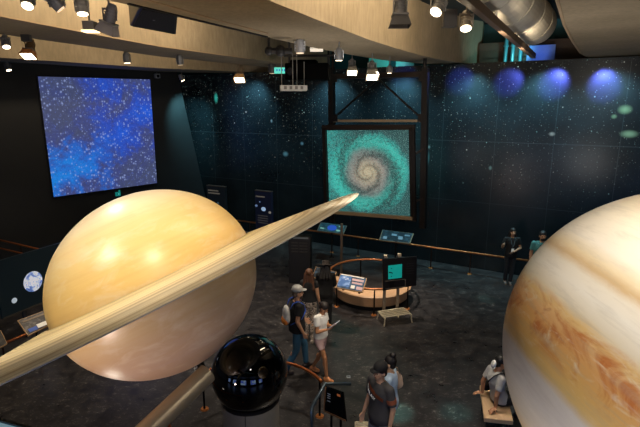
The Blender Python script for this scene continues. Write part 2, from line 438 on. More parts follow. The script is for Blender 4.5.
# black loudspeaker between the beams
c0, c1, c2, c3 = fl(130, 26, 6.62), fl(176, 34.5, 6.62), fl(178, 14, 6.62), fl(140, 6, 6.62)
o = thing('ceiling_loudspeaker', 'large black loudspeaker hung between two concrete beams', 'speaker', (c0+c2)/2)
b = MB(); b.prism([c0, c1, c2, c3], (0, 0, .5)); b.build('cabinet', BLACK, o, bevel=.02)
m_ = (c0+c1)/2; b = MB(); g = [c0.lerp(c2, .06), c1.lerp(c3, .06), c2.lerp(c0, .06), c3.lerp(c1, .06)]
b.prism(g, (0, 0, -.02)); b.build('grille', M('#0a0a0b', .8), o)
p = fl(154, 20, 6.598); b = MB(); b.tube(p, p-V((0, 0, .01)), .022, None, 10); b.build('emblem', M('#6a6a6c', .4, .5), o)
b = MB(); b.tube((c0+c2)/2+V((0, 0, .5)), (c0+c2)/2+V((0, 0, 1.18)), .03, None, 8); b.build('ceiling_mount', BLACK, o)

# camera on the dark wall's top
c = LEFT.hit(157, 76, .14)
o = thing('security_camera', 'small white security camera box beside the blue screen top corner', 'camera', c)
b = MB(); b.box(c, (.19, .2, .17), rz(LEFT.ang)); b.build('housing', M('#8f9397', .4), o, bevel=.02)
b = MB(); b.ball(c+LEFT.n*.08-V((0, 0, .01)), .062, 14); b.build('dome', M('#0a0a0c', .1), o, smooth=True)
b = MB(); b.tube(c+V((0, 0, .06)), c+V((0, 0, .5)), .02, None, 8); b.build('ceiling_mount', DKGREY, o)

# projector cluster
c = dp(308, 72, 13.2)
o = thing('projector', 'long black projector hanging below the concrete beams beside the gantry', 'projector', c)
b = MB(); b.box(c, (1.15, .7, .42), rz(-.1)); b.box(c+V((-.1, .1, .25)), (.7, .5, .12), rz(-.1)); b.build('body', M('#030303', .8, spec=.05), o, bevel=.03)
b = MB(); q = c+V((-.45, -.38, -.02)); b.tube(q, q-V((0, .1, 0)), .11, .1, 18); b.build('lens', M('#1c1c20', .08), o)
b = MB(); b.box(c+V((.1, 0, .42)), (1.5, .12, .05), rz(-.1)); 
for x in (-.5, .55): b.box(c+V((x, 0, .65)), (.06, .06, .9))
b.build('ceiling_mount', M('#151414', .6), o)
b = MB(); p0, p1 = fl(269, 51, 6.25), fl(292, 51, 6.25); b.tube(p0, p1, .06, None, 10); b.ball(p0, .09, 10); b.tube(p0, p0+V((0, 0, .6)), .025, None, 8); b.ball((p0+p1)/2, .11, 10)
o = b.build('hanging_pipe_bracket', M('#161415', .6), None, base=p0); tag(o, 'dark horizontal pipe bracket under the beam above the white equipment tray', 'bracket')
p0, p1 = dp(310, 49.5, 11.6), dp(323, 49.5, 11.6)
o = thing('tube_light', 'short pale tube lamp lying under the concrete beam beside the white spotlight', 'lamp', p0)
b = MB(); b.tube(p0, p1, .05, None, 12); b.build('tube', M('#d8cfc0', .4, ems=.6, em='#fff0d8'), o)
b = MB()
for p in (p0.lerp(p1, .12), p0.lerp(p1, .88)): b.tube(p, V((p.x, p.y, 6.56)), .012, None, 6)
b.build('hanger', BLACK, o)
c = dp(293.5, 90, 12.6)
o = thing('equipment_tray', 'white ribbed equipment tray hung on thin rods before the star wall', 'tray', c)
W, D = .66, .42; q = rz(.12)
b = MB(); b.box(c, (W, D, .05), q)
for y in (-D/2, D/2): b.box(c+q@V((0, y, .05)), (W, .02, .12), q)
for x in (-W/2, W/2): b.box(c+q@V((x, 0, .05)), (.02, D, .12), q)
b.build('tray', M('#b9b6ae', .45, .1), o)
for x in (-.22, -.08, .06, .2):
    b = MB(); b.box(c+q@V((x, -D/2-.012, .05)), (.07, .015, .08), q); b.build('vent_slot', M('#6d6862', .5), o)
for x, y, hh in ((-W/2+.03, 0, .95), (-.02, -.1, .9), (.1, .1, .9), (W/2-.05, 0, .7)):
    b = MB(); p = c+q@V((x, y, 0)); b.tube(p, p+V((0, 0, hh)), .011, None, 6); b.build('hanging_rod', M('#8d8a86', .4, .4), o)
# small teal sign
c = dp(280.5, 70.5, 14.2)
o = thing('exit_sign', 'small teal lit sign hanging beside the black projector', 'sign', c)
b = MB(); b.box(c, (.36, .05, .17)); b.build('sign_face', M('#58c8b8', .4, ems=.7, em='#5fe0cc'), o)
b = MB()
for x in (-.10, -.03, .05, .12): b.box(c+V((x, -.028, .01)), (.035, .01, .05))
b.build('lettering', M('#2e6fd8', .5, ems=.3), o)
b = MB(); b.tube(c+V((.05, 0, .08)), c+V((.05, 0, .5)), .012, None, 6); b.build('hanger', DKGREY, o)

# big round duct
a0, a1 = fl(478, -30, 7.22), fl(535, 24, 7.22); ax = (a1-a0).normalized()
o = thing('air_duct', 'large round air duct lit from below, hung over the track bar', 'duct', a0)
DU = NT('galvanised duct'); f = DU.noise(DU.coord(), 5, 5); DU.set(base=DU.mix(f, '#9a9488', '#c9c2b2'), rough=.5, metal=.25)
b = MB(); b.tube(a0, a1, .5, None, 40); b.build('duct_tube', DU.m, o, smooth=False)
for k in (.12, .38, .62, .85):
    b = MB(); p = a0.lerp(a1, k); b.tube(p, p+ax*.03, .51, None, 40); b.build('band', M('#a59f92', .45, .3), o)
b = MB(); b.tube(a1, a1+ax*.12, .5, .36, 32); b.build('end_cap', M('#6f6e6a', .6), o)
for k in (.2, .5, .8):
    b = MB(); p = a0.lerp(a1, k)+V((-.35, 0, .3)); b.tube(p, V((p.x, p.y, ZC)), .01, None, 6); b.build('hanging_wire', STEEL, o)
# track bar
a0, a1 = fl(440, -18, 6.42), fl(533.5, 58.5, 6.42); dd = (a1-a0).normalized(); sd = V((-dd.y, dd.x, 0))
o = thing('track_bar', 'long brown steel track bar hanging diagonally under the round duct', 'bar', a0)
b = MB(); b.prism([a0-sd*.05, a1-sd*.05, a1+sd*.05, a0+sd*.05], (0, 0, .13)); b.build('bar', M('#5f4d3e', .45, .3), o, bevel=.006)
for k in (.35, .62, .85):
    b = MB(); p = a0.lerp(a1, k)+V((0, 0, .13)); b.tube(p, p+V((-.03, 0, .1)), .008, None, 6); b.build('hanging_wire', M('#cfc6b4', .4, .3), o)
    b = MB(); b.tube(p-V((0, 0, .02)), p+V((0, 0, .09)), .03, None, 10); b.build('clamp', STEEL, o)
# coloured pipes and the blue panel above the star wall
for px, lab in ((505, 'teal vertical pipe above the star wall, first of three'), (512, 'teal vertical pipe above the star wall, middle of three'), (520, 'teal vertical pipe above the star wall, closest to the blue panel')):
    p = PL.hit(px, 60, .25); b = MB(); b.tube((p.x, p.y, ZW-.3), (p.x, p.y, 7.45), .055, None, 14); b.tube((p.x, p.y, 6.95), (p.x, p.y, 7.0), .08, None, 14)
    o = b.build('ceiling_pipe', M('#3f787e', .35, .2), base=(p.x, p.y, ZW-.3)); tag(o, lab, 'pipe', 'teal pipes above the star wall')
p0, p1 = PL.hit(528, 46, .35), PL.hit(556, 44, .35); zt = (p0.z+p1.z)/2
b = MB(); b.prism([(p0.x, p0.y, ZW-.4), (p1.x, p1.y, ZW-.4), (p1.x, p1.y, zt), (p0.x, p0.y, zt)], (0, .05, 0))
o = b.build('ceiling_panel', M('#5f7fb8', .5, ems=.05, em='#5f80e0'), base=(p0.x, p0.y, ZW-.4)); tag(o, 'flat blue lit panel standing above the star wall past the track bar', 'panel')
for px, w, lab in ((379, 10, 'pale teal lit window strip above the gantry middle'), (405, 9, 'pale teal lit window strip above the gantry by its far post')):
    p0, p1 = PL.hit(px-w, 62, .1), PL.hit(px+w, 62, .1)
    b = MB(); b.prism([(p0.x, p0.y, ZW-.2), (p1.x, p1.y, ZW-.2), (p1.x, p1.y, ZW+.6), (p0.x, p0.y, ZW+.6)], (0, .04, 0))
    o = b.build('light_strip', M('#3f7f78', .4, ems=.12, em='#5fd0b8'), base=(p0.x, p0.y, ZW-.2)); tag(o, lab, 'light strip')

# ------------------------------------------------------------------ projected screens
P4 = [LEFT.hit(54, 197, .12), LEFT.hit(157, 183, .12), LEFT.hit(150, 79.5, .12), LEFT.hit(38, 76.5, .12)]
o = thing('star_screen', 'large square screen glowing with a blue star field on the dark wall', 'screen', P4[0])
t = NT('projected blue star field'); co = t.coord(); s3 = t.sep(co)
o_ = P4[0]; uu = t.math('DIVIDE', t.math('ADD', t.math('MULTIPLY', s3[0], LEFT.t.x), t.math('MULTIPLY', s3[1], LEFT.t.y)), (P4[1]-P4[0]).length)
vv = t.math('DIVIDE', s3[2], (P4[3]-P4[0]).length); uv = t.comb(uu, vv, 0.0)
n1 = t.noise(uv, 3.2, 7, .68, .5); n2 = t.noise(uv, 34, 6, .8); n3 = t.noise(uv, 7, 6, .7, 1.0)
dia = t.math('SUBTRACT', 1.0, t.math('ABSOLUTE', t.math('MULTIPLY', t.math('SUBTRACT', t.math('SUBTRACT', vv, .10), t.math('MULTIPLY', uu, .62)), 1.9)), clamp=True)
top = t.math('MULTIPLY', t.math('SUBTRACT', 1.0, t.math('ABSOLUTE', t.math('MULTIPLY', t.math('SUBTRACT', uu, .62), 2.0)), clamp=True), t.math('MULTIPLY', vv, .75))
den = t.math('ADD', t.math('MULTIPLY', t.math('MAXIMUM', dia, top), .62), t.math('MULTIPLY', t.math('SUBTRACT', n1, .5), 1.5))
den = t.math('ADD', den, t.math('MULTIPLY', t.math('SUBTRACT', n3, .5), .75))
low = t.math('SUBTRACT', 1.0, t.math('ADD', uu, t.math('MULTIPLY', vv, .8)), clamp=True)
c1 = t.ramp(den, [(.0, '#4c5478'), (.25, '#454f8c'), (.45, '#3050c0'), (.8, '#1f62e8')])
c1 = t.mix(t.math('MULTIPLY', t.math('MULTIPLY', low, 1.5, clamp=True), t.ramp(den, [(.25, 0.), (.6, 1.)])), c1, '#1a8cf0')
c1 = t.mix(t.ramp(n2, [(.35, 1.0), (.5, 0.0)]), c1, t.mix(.45, c1, '#35406a'))
c1 = t.mix(t.ramp(n2, [(.56, 0.0), (.66, .6)]), c1, '#6f8cf0')
vo = t.n('ShaderNodeTexVoronoi'); vo.voronoi_dimensions = '2D'; t.l(uv, vo.inputs['Vector']); vo.inputs['Scale'].default_value = 48
rnd = t.sep(vo.outputs['Color']); st = t.math('SUBTRACT', 1.0, t.math('DIVIDE', vo.outputs['Distance'], t.math('MAXIMUM', t.math('MULTIPLY', t.math('POWER', rnd[0], 5.0), .75), .01)), clamp=True)
c1 = t.mix(t.math('MULTIPLY', st, .8), c1, '#a8bcf8')
t.set(base='#101018', rough=.6, em=c1, ems=.78)
SCRM = t.m
b = MB(); b.prism(P4, -LEFT.n*.05); b.build('screen_face', SCRM, o)
b = MB(); ctr = sum(P4, V())/4
PB = [p+(p-ctr).normalized()*.04-LEFT.n*.02 for p in P4]; b.prism(PB, -LEFT.n*.07); b.build('frame', M('#1a1c22', .4), o)
# little teal emblem under it
p = LEFT.hit(118, 194, .06)
o = thing('wall_emblem', 'tiny teal emblem on the dark wall just under the blue star screen', 'sign', p)
q = rz(LEFT.ang)
b = MB(); b.box(p, (.19, .02, .15), q); b.box(p+q@V((.06, 0, .1)), (.06, .02, .08), q); b.build('emblem', M('#14908a', .4, ems=.5), o)
b = MB(); b.box(p+q@V((.02, -.012, .0)), (.03, .012, .03), q); b.build('bright_dot', M('#8fe8e0', .4, ems=.6), o)
b = MB(); b.box(p+q@V((-.03, -.012, .0)), (.03, .012, .03), q); b.build('dark_dot', M('#0a1a1c', .4), o)

# gantry and galaxy screen
a, c = dp(328, 170, 15.3), dp(411, 170, 13.8)
GP = VPlane((a.x, a.y), (c.x, c.y)); q = rz(GP.ang)
def gbar(b, pa, pb, w, d, off=-.16):
    A, B_ = GP.hit(*pa, off), GP.hit(*pb, off); m = (A+B_)/2; dv = B_-A
    rot = Matrix((dv.normalized(), GP.n, dv.normalized().cross(GP.n))).transposed()
    b.box(m, (dv.length, d, w), rot)
o = thing('screen_gantry', 'tall dark steel gantry with crossed braces holding the galaxy screen', 'gantry', GP.hit(378, 222, -.16))
IRON = M('#1d1917', .45, .4)
for x0, x1, ye in ((331.5, 333, 222), (425.6, 423, 228)):
    b = MB(); gbar(b, (x0, 68), (x1, ye), .17, .17); b.build('upright', IRON, o)
b = MB(); gbar(b, (329, 76.8), (428.5, 74.2), .15, .17); b.build('top_beam', M('#2a221d', .4, .4), o)
b = MB(); gbar(b, (334, 120.8), (422, 120.8), .075, .08); b.build('cross_bar', M('#9a866c', .35, .4), o)
for pa, pb in (((377, 79.5), (335, 117)), ((379, 79.5), (420, 117))):
    b = MB(); gbar(b, pa, pb, .05, .05); b.build('brace', IRON, o)
for pa in ((334, 79), (422.5, 77), (334.5, 118), (421.5, 118)):
    b = MB(); p = GP.hit(*pa, -.08); b.box(p, (.22, .02, .22), q); b.build('gusset_plate', IRON, o)
for pa, pb in (((413, 155.5), (424, 148.5)), ((411, 203), (423, 198.5)), ((324, 160), (332, 154)), ((324.5, 203), (333, 198.5))):
    b = MB(); gbar(b, pa, pb, .055, .06, -.10); b.build('bracket', M('#3a302a', .4, .5), o)
for x in (333, 424.5):
    b = MB(); p = GP.hit(x, 69, -.16); b.tube(p-V((0, 0, .2)), V((p.x, p.y, ZC)), .05, None, 10); b.build('ceiling_hanger', IRON, o)
G4 = [GP.hit(329.5, 212.5), GP.hit(411.5, 217), GP.hit(409.5, 130), GP.hit(327, 130.5)]
o = thing('galaxy_screen', 'framed screen showing a teal spiral galaxy, hung in the steel gantry', 'screen', G4[0])
t = NT('spiral galaxy picture'); co = t.coord(); s3 = t.sep(co)
cg = GP.hit(367.5, 172.8)-G4[0]; hw = (G4[1]-G4[0]).length/2; hh = (G4[3]-G4[0]).length/2
uu = t.math('ADD', t.math('MULTIPLY', s3[0], GP.t.x), t.math('MULTIPLY', s3[1], GP.t.y))
X = t.math('DIVIDE', t.math('SUBTRACT', uu, cg.dot(GP.t)), hw); Y = t.math('DIVIDE', t.math('SUBTRACT', s3[2], cg.z), hh)
uv = t.comb(X, Y, 0.0)
wn = t.noise(uv, 3.0, 5, .6)
r_ = t.math('SQRT', t.math('ADD', t.math('MULTIPLY', X, X), t.math('MULTIPLY', Y, Y)))
th = t.math('ARCTAN2', Y, X)
ph = t.math('ADD', t.math('ADD', t.math('MULTIPLY', th, 2.0), t.math('MULTIPLY', t.math('LOGARITHM', t.math('MAXIMUM', r_, .02), math.e), 7.0)), t.math('MULTIPLY', wn, 3.6))
arm = t.math('MULTIPLY_ADD', t.math('SINE', ph), .5, .5)
ph2 = t.math('ADD', t.math('MULTIPLY', ph, 2.0), 1.2); arm2 = t.math('MULTIPLY_ADD', t.math('SINE', ph2), .5, .5)
armm = t.math('MAXIMUM', arm, t.math('MULTIPLY', arm2, .62))
gn = t.noise(uv, 16, 8, .75); gf = t.noise(uv, 60, 3, .7)
rr = t.math('ADD', r_, t.math('MULTIPLY', t.math('SUBTRACT', wn, .5), .25))
core = t.ramp(rr, [(.0, '#e0cdaa'), (.14, '#c4b090'), (.36, '#a0948a'), (.5, '#7c8682'), (.62, '#38a99c'), (.8, '#38c8b8'), (1.0, '#2f8f8c'), ])
dark = t.ramp(rr, [(.0, '#c8b491'), (.2, '#80705f'), (.42, '#4a4a4a'), (.6, '#1f5552'), (.95, '#123f42')])
g = t.mix(t.math('MULTIPLY_ADD', t.math('SUBTRACT', gn, .5), 3.0, armm, clamp=True), dark, core)
fade = t.ramp(rr, [(.92, 0.), (1.25, 1.)])
left = t.math('MULTIPLY', t.math('SUBTRACT', t.math('MULTIPLY', X, -1), .35), .8, clamp=True)
g = t.mix(t.math('MULTIPLY', fade, t.math('SUBTRACT', .9, left, clamp=True)), g, '#20474a')
g = t.mix(t.math('MULTIPLY', left, t.ramp(gn, [(.4, 0.), (.6, .8)])), g, '#35e0d0')
g = t.mix(t.ramp(gf, [(.54, 0.), (.66, .75)]), g, '#b8f0e0')
g = t.mix(t.ramp(gn, [(.30, .75), (.47, 0.)]), g, '#142c30')
t.set(base='#0c1212', rough=.5, em=g, ems=.8)
b = MB(); b.prism(G4, -GP.n*.04); b.build('picture', t.m, o)
FRM = M('#1f1a17', .4, .4)
for pa, pb, w in (((324.5, 128), (326.5, 217), .13), ((412, 127.5), (413.5, 221), .17)):
    b = MB(); gbar(b, pa, pb, w, .1, .02); b.build('frame_side', FRM, o)
b = MB(); gbar(b, (322.5, 127.3), (415, 127.2), .15, .1, .02); b.build('frame_top', M('#2b221d', .4, .4), o)
b = MB(); gbar(b, (326, 211.5), (413, 218.3), .10, .12, .04); b.build('frame_sill', M('#a08a6a', .4, .3), o)
# ------------------------------------------------------------------ planet models
def axis_obj(o, parent, n, zero=None):
    o.parent = parent; o.rotation_mode = 'QUATERNION'; o.rotation_quaternion = V((0, 0, 1)).rotation_difference(n)
def camv(px, py, D): return c2w((px-CX)/F*D, (py-CY)/F*D, D)
# the ringed one
D = 5.87; RE = 1.25; OB = .905; ang = .463; tilt = .037
cc = V(((157.1-CX)/F, (281.9-CY)/F, 1))*D
v = -cc.normalized(); nn = V((-math.sin(ang), -math.cos(ang), 0)); nn = nn - v*nn.dot(v); nn.normalize(); nn = nn*math.cos(tilt)+v*math.sin(tilt)
SATC = c2w(*cc); SATN = d2w(*nn).normalized()
sat = thing('ringed_planet_model', 'huge cream gold planet model with a broad flat ring, hung over the hall', 'planet model', SATC)
t = NT('banded cream gold planet'); co = t.coord(); s3 = t.sep(co)
wob = t.noise(t.mapping(co, (1, 1, 2.2)), 1.6, 4); 
lat = t.math('ADD', s3[2], t.math('MULTIPLY', t.math('SUBTRACT', wob, .5), .05)); lat = t.math('MULTIPLY_ADD', lat, .44, .5)
c1 = t.ramp(lat, [(.02, '#cfa98c'), (.14, '#d8b395'), (.26, '#dcb891'), (.36, '#e6c590'), (.46, '#e9c684'), (.54, '#edc982'), (.62, '#f0cb80'), (.72, '#f2d08a'), (.82, '#f2d69c'), (.9, '#f4dfb8'), (.98, '#f0e2c8')])
st = t.noise(t.mapping(co, (.35, .35, 7)), 2.2, 6, .65); cl = t.noise(t.mapping(co, (1, 1, 2.5)), 2.6, 6, .6, .5)
c1 = t.mix(t.ramp(st, [(.45, 0.), (.75, .35)]), c1, '#d9a860')
c1 = t.mix(t.ramp(cl, [(.5, 0.), (.78, .6)]), c1, '#fbeacb')
t.set(base=c1, rough=.38, spec=.45, coat=.25, coatr=.3)
b = MB(); b.ball((0, 0, 0), (RE, RE, RE*OB), 128)
axis_obj(b.build('globe', t.m, smooth=True), sat, SATN)
t = NT('streaked ring'); co = t.coord(); s3 = t.sep(co)
r_ = t.math('SQRT', t.math('ADD', t.math('MULTIPLY', s3[0], s3[0]), t.math('MULTIPLY', s3[1], s3[1])))
rv = t.comb(r_, 0.0, 0.0); k1 = t.noise(rv, 9, 6, .75); k2 = t.noise(rv, 3.2, 3)
rn = t.math('DIVIDE', t.math('SUBTRACT', r_, 1.26), 1.475)
c1 = t.ramp(rn, [(0.0, '#d4c294'), (.12, '#ecd8a4'), (.3, '#f2dfb0'), (.46, '#efdcb2'), (.6, '#e4d6b8'), (.655, '#b4a58a'), (.69, '#e2d8c0'), (.84, '#efe7d2'), (.9, '#d4cab2'), (.93, '#f8f3e4'), (1.0, '#ece4d0')])
c1 = t.mix(t.ramp(k1, [(.46, 0.), (.58, .9)]), c1, '#a08a62'); c1 = t.mix(t.ramp(k2, [(.5, 0.), (.7, .35)]), c1, '#f8ecd2')
t.set(base=c1, rough=.4, spec=.4)
RI, RO, o_ = 1.272, 2.735, -.068
prof = [(RI, .1295+o_), (RO-.01, .006+o_), (RO, .003+o_), (RO, -.003+o_), (RO-.01, -.006+o_), (RI, -.045+o_)]
b = MB(); b.lathe((0, 0, 0), prof, 220)
axis_obj(b.build('ring', t.m, smooth=False), sat, SATN)
# bracket and thick support tube
pole = SATC - SATN*RE*OB
BR = M('#15130f', .4, .3)
te = camv(206, 374.5, 5.72)
b = MB(); b.tube(pole+SATN*.03, pole-SATN*.09, .07, None, 16); b.rc(pole-SATN*.08, te+SATN*.02, .045, .045, 12); b.build('bracket', BR, sat, smooth=False)
dirn = (camv(151, 427, 5.15)-te).normalized(); tf = te+dirn*2.6
TB = NT('bronze grey tube'); f = TB.noise(TB.mapping(TB.coord(), (1, 1, 1)), 3, 4); TB.set(base=TB.mix(f, '#94866c', '#b0a184'), rough=.35, metal=.35)
b = MB(); b.tube(te-dirn*.03, tf, .122, .122, 40); ob = b.build('support_tube', TB.m, sat, smooth=False, bevel=.012)
b = MB(); b.tube((tf.x, tf.y, 0), (tf.x, tf.y, tf.z+.05), .1, None, 24); b.tube((tf.x, tf.y, 0), (tf.x, tf.y, .04), .3, None, 32); b.build('support_post', BR, sat)

# the banded giant
jc = V(((705.5-CX)/F, (375.6-CY)/F, 1))*3.5636
JC = c2w(*jc); JN = d2w(.62, -.78, -.2).normalized(); JR = 1.475; JO = .935
jup = thing('banded_planet_model', 'huge white and orange banded planet model cut by the picture edge', 'planet model', JC)
t = NT('swirled cream and orange planet'); co = t.coord(); s3 = t.sep(co); z = t.math('DIVIDE', s3[2], JR)
wc = t.mapping(co, (1, 1, 1.8)); w1 = t.noise(wc, 1.7, 5, .6, .6); w2 = t.noise(wc, 5, 5, .6, 1.0)
inb = t.ramp(t.math('MULTIPLY_ADD', z, .5, .5), [(.295, 0.), (.335, 1.), (.395, 1.), (.43, 0.)])
amp = t.math('MULTIPLY_ADD', inb, .09, .035)
lat = t.math('ADD', z, t.math('MULTIPLY', t.math('SUBTRACT', w1, .5), amp)); lat = t.math('ADD', lat, t.math('MULTIPLY', t.math('SUBTRACT', w2, .5), .025))
lat = t.math('MULTIPLY_ADD', lat, .5, .5)
c1 = t.ramp(lat, [(.03, '#b9a48c'), (.10, '#d9b98c'), (.14, '#d6c8b4'), (.20, '#ddd5ca'), (.255, '#e4dbce'), (.275, '#e6c27c'), (.30, '#e9bd70'), (.325, '#e8b468'), (.36, '#e6ac68'), (.385, '#eab87c'), (.41, '#ecc684'), (.432, '#ebdec6'), (.47, '#f0e9dc'), (.505, '#ebe1d0'), (.525, '#cfae80'), (.545, '#e8d4b0'), (.58, '#f6ecdc'), (.66, '#f2e6d0'), (.74, '#dccaaa'), (.85, '#c9b18a'), (.97, '#bfae94')])
sw = t.noise(t.mapping(co, (1, 1, 2.4)), 1.7, 7, .6, 1.6); sw2 = t.noise(t.mapping(co, (1, 1, 2.4)), 2.8, 6, .6, 1.8)
c1 = t.mix(t.math('MULTIPLY', inb, t.ramp(sw, [(.51, 0.), (.63, .85)])), c1, '#c8702f')
c1 = t.mix(t.math('MULTIPLY', inb, t.ramp(sw2, [(.56, 0.), (.68, .7)])), c1, '#f2dfba')
c1 = t.mix(t.math('MULTIPLY', inb, t.ramp(sw2, [(.28, .6), (.38, 0.)])), c1, '#b8683c')
stk = t.noise(t.mapping(co, (1.2, 1.2, 9)), 1.8, 6, .68, .3)
c1 = t.mix(t.ramp(stk, [(.5, 0.), (.75, .4)]), c1, '#b3a89a'); c1 = t.mix(t.ramp(stk, [(.25, .4), (.45, 0.)]), c1, '#f3eadc')
t.set(base=c1, rough=.42, spec=.4, coat=.15, coatr=.35)
b = MB(); b.ball((0, 0, 0), (JR, JR, JR*JO), 128); axis_obj(b.build('globe', t.m, smooth=True), jup, JN)
b = MB(); s0 = JC+V((.35, .3, 0)); b.tube((s0.x, s0.y, 0), (s0.x, s0.y, JC.z-1.2), .11, None, 24); b.tube((s0.x, s0.y, 0), (s0.x, s0.y, .05), .4, None, 32)
b.build('support_post', BR, jup)

# black globe on its pedestal
GX, GY, GZ, GR = -1.085, 6.52, 1.19, .585
o = thing('black_globe', 'glossy black globe on a dark grey round pedestal below the ringed planet', 'globe', (GX, GY, 0))
t = NT('black gloss'); f = t.noise(t.coord(), 4); t.set(base=t.mix(f, '#020202', '#050505'), rough=.035, spec=.6, coat=.6, coatr=.02)
b = MB(); b.ball((GX, GY, GZ), GR, 96); b.build('globe', t.m, o, smooth=True)
b = MB(); zc = GZ-GR*.72; b.tube((GX, GY, 0), (GX, GY, zc), .44, None, 64); b.build('pedestal', M('#858076', .4, .2, .1), o)
b = MB(); b.lathe((GX, GY, zc), [(.36, -.02), (.455, -.02), (.455, .03), (.36, .03)], 64); b.build('collar', M('#1a1a1c', .3, .3), o)
b = MB(); a = R(-92); b.box((GX+.44*math.cos(a), GY+.44*math.sin(a), zc/2), (.008, .012, zc), rz(a+math.pi/2)); b.build('seam', M('#1d1d1f', .6), o)

# ------------------------------------------------------------------ railings
COPPER = M('#b2683a', .32, .7, .2); FOOT = M('#c0783f', .35, .6); POST = M('#3c2c22', .4, .5); DPOST = M('#17130f', .4, .4)
def railing(name, label, cat, pts, posts, zr, r=.026, closed=False, mat=COPPER, pm=POST, base=None, foot=True, wood=False):
    o = thing(name, label, cat, base or (posts[0][0], posts[0][1], 0))
    b = MB(); b.path([V((p[0], p[1], p[2] if len(p) > 2 else zr)) for p in pts], (r*2.2, r*.8) if wood else r, 10, closed); b.build('top_rail', mat, o, smooth=not wood)
    for x, y in posts:
        b = MB(); b.tube((x, y, 0), (x, y, zr-.01), .019, None, 10); po = b.build('post', pm, o)
        if foot:
            b = MB(); b.tube((x, y, 0), (x, y, .018), .075, .06, 20); b.build('post_foot', FOOT, po)
    return o
ZR = .70
posts = []
for px in (251, 332, 358, 395, 431, 470.5, 512, 560, 600):
    x = None; Y = 15.0
    for _ in range(20):
        p = dp(px, 260, Y); q = ray(px, 260); x = q.x/q.y*Y*1.0; Y = rail_y(x)
    posts.append((x, Y))
railing('guard_railing', 'long straight copper-topped guard railing in front of the star wall', 'railing', [(-6.0, rail_y(-6)), (9.6, rail_y(9.6))], [(-5.4, rail_y(-5.4))]+posts, ZR, .03)
# ramp rails by the dark wall
a, c = fl(-16, 236.5, 1.0), fl(62, 254.5, 1.0)
o = thing('ramp_railing', 'double copper ramp railing before the dark wall behind the earth panel', 'railing', (c.x, c.y, 0))
b = MB(); b.path([a, c], .03); b.build('top_rail', COPPER, o, smooth=True)
a2, c2 = fl(-16, 244.5, .88), fl(62, 263, .88); b = MB(); b.path([a2, c2], .026); b.build('lower_rail', COPPER, o, smooth=True)
for k in (.05, .5, .97):
    p = a.lerp(c, k); b = MB(); b.tube((p.x, p.y, 0), (p.x, p.y, .99), .02, None, 10); po = b.build('post', POST, o)
    b = MB(); b.tube((p.x, p.y, 0), (p.x, p.y, .018), .075, .06, 20); b.build('post_foot', FOOT, po)
# round rail of the wooden bench exhibit
OX, OY, OR = 1.43, 12.29, 1.18
def circ(cx, cy, r, a0, a1, n): return [(cx+r*math.cos(R(a0+(a1-a0)*i/n)), cy+r*math.sin(R(a0+(a1-a0)*i/n))) for i in range(n+1)]
pp = [(OX+OR*math.cos(R(a)), OY+OR*math.sin(R(a))) for a in [math.degrees(math.atan2(fl(*k).y-OY, fl(*k).x-OX)) for k in ((331.4, 307.7), (374.3, 317.7), (415.6, 311.7))]+[40, 100, 160]]
railing('round_railing', 'round copper-topped railing encircling the curved wooden bench', 'railing', circ(OX, OY, OR, 0, 360, 64)[:-1], pp, ZR, .03, True, M('#a8683c', .35, .4), base=(OX, OY, 0), pm=DPOST)
WOOD = NT('honey wood'); co = WOOD.coord(); f = WOOD.noise(WOOD.mapping(co, (2, 2, 14)), 4, 5, .6); WOOD.set(base=WOOD.mix(f, '#b58a62', '#d8b088'), rough=.45); WOOD = WOOD.m
o = thing('curved_bench', 'curved tan wooden bench standing inside the round railing', 'bench', (OX, OY, 0))
b = MB(); b.lathe((OX, OY, 0), [(.62, .44), (1.06, .44), (1.09, .42), (1.02, .14), (.98, .14), (.98, .38), (.62, .38)], 60, R(-205), R(5)); b.build('seat_shell', WOOD, o, smooth=False)
b = MB(); b.lathe((OX, OY, 0), [(.7, 0), (.93, 0), (.93, .38), (.7, .38)], 60, R(-203), R(3)); b.build('toe_base', M('#0f0d0c', .7), o)
# round rail about the black globe
pts = circ(GX, GY-.02, 1.235, -160, 215, 70)
pp = [(GX+1.235*math.cos(R(a)), GY-.02+1.235*math.sin(R(a))) for a in (29, 140, 85, 205, 258)]
railing('globe_railing', 'curved copper railing around the black globe pedestal', 'railing', circ(GX, GY-.02, 1.235, 26, 262, 60), pp, ZR, .028, False, base=(GX, GY-1.2, 0), pm=DPOST)

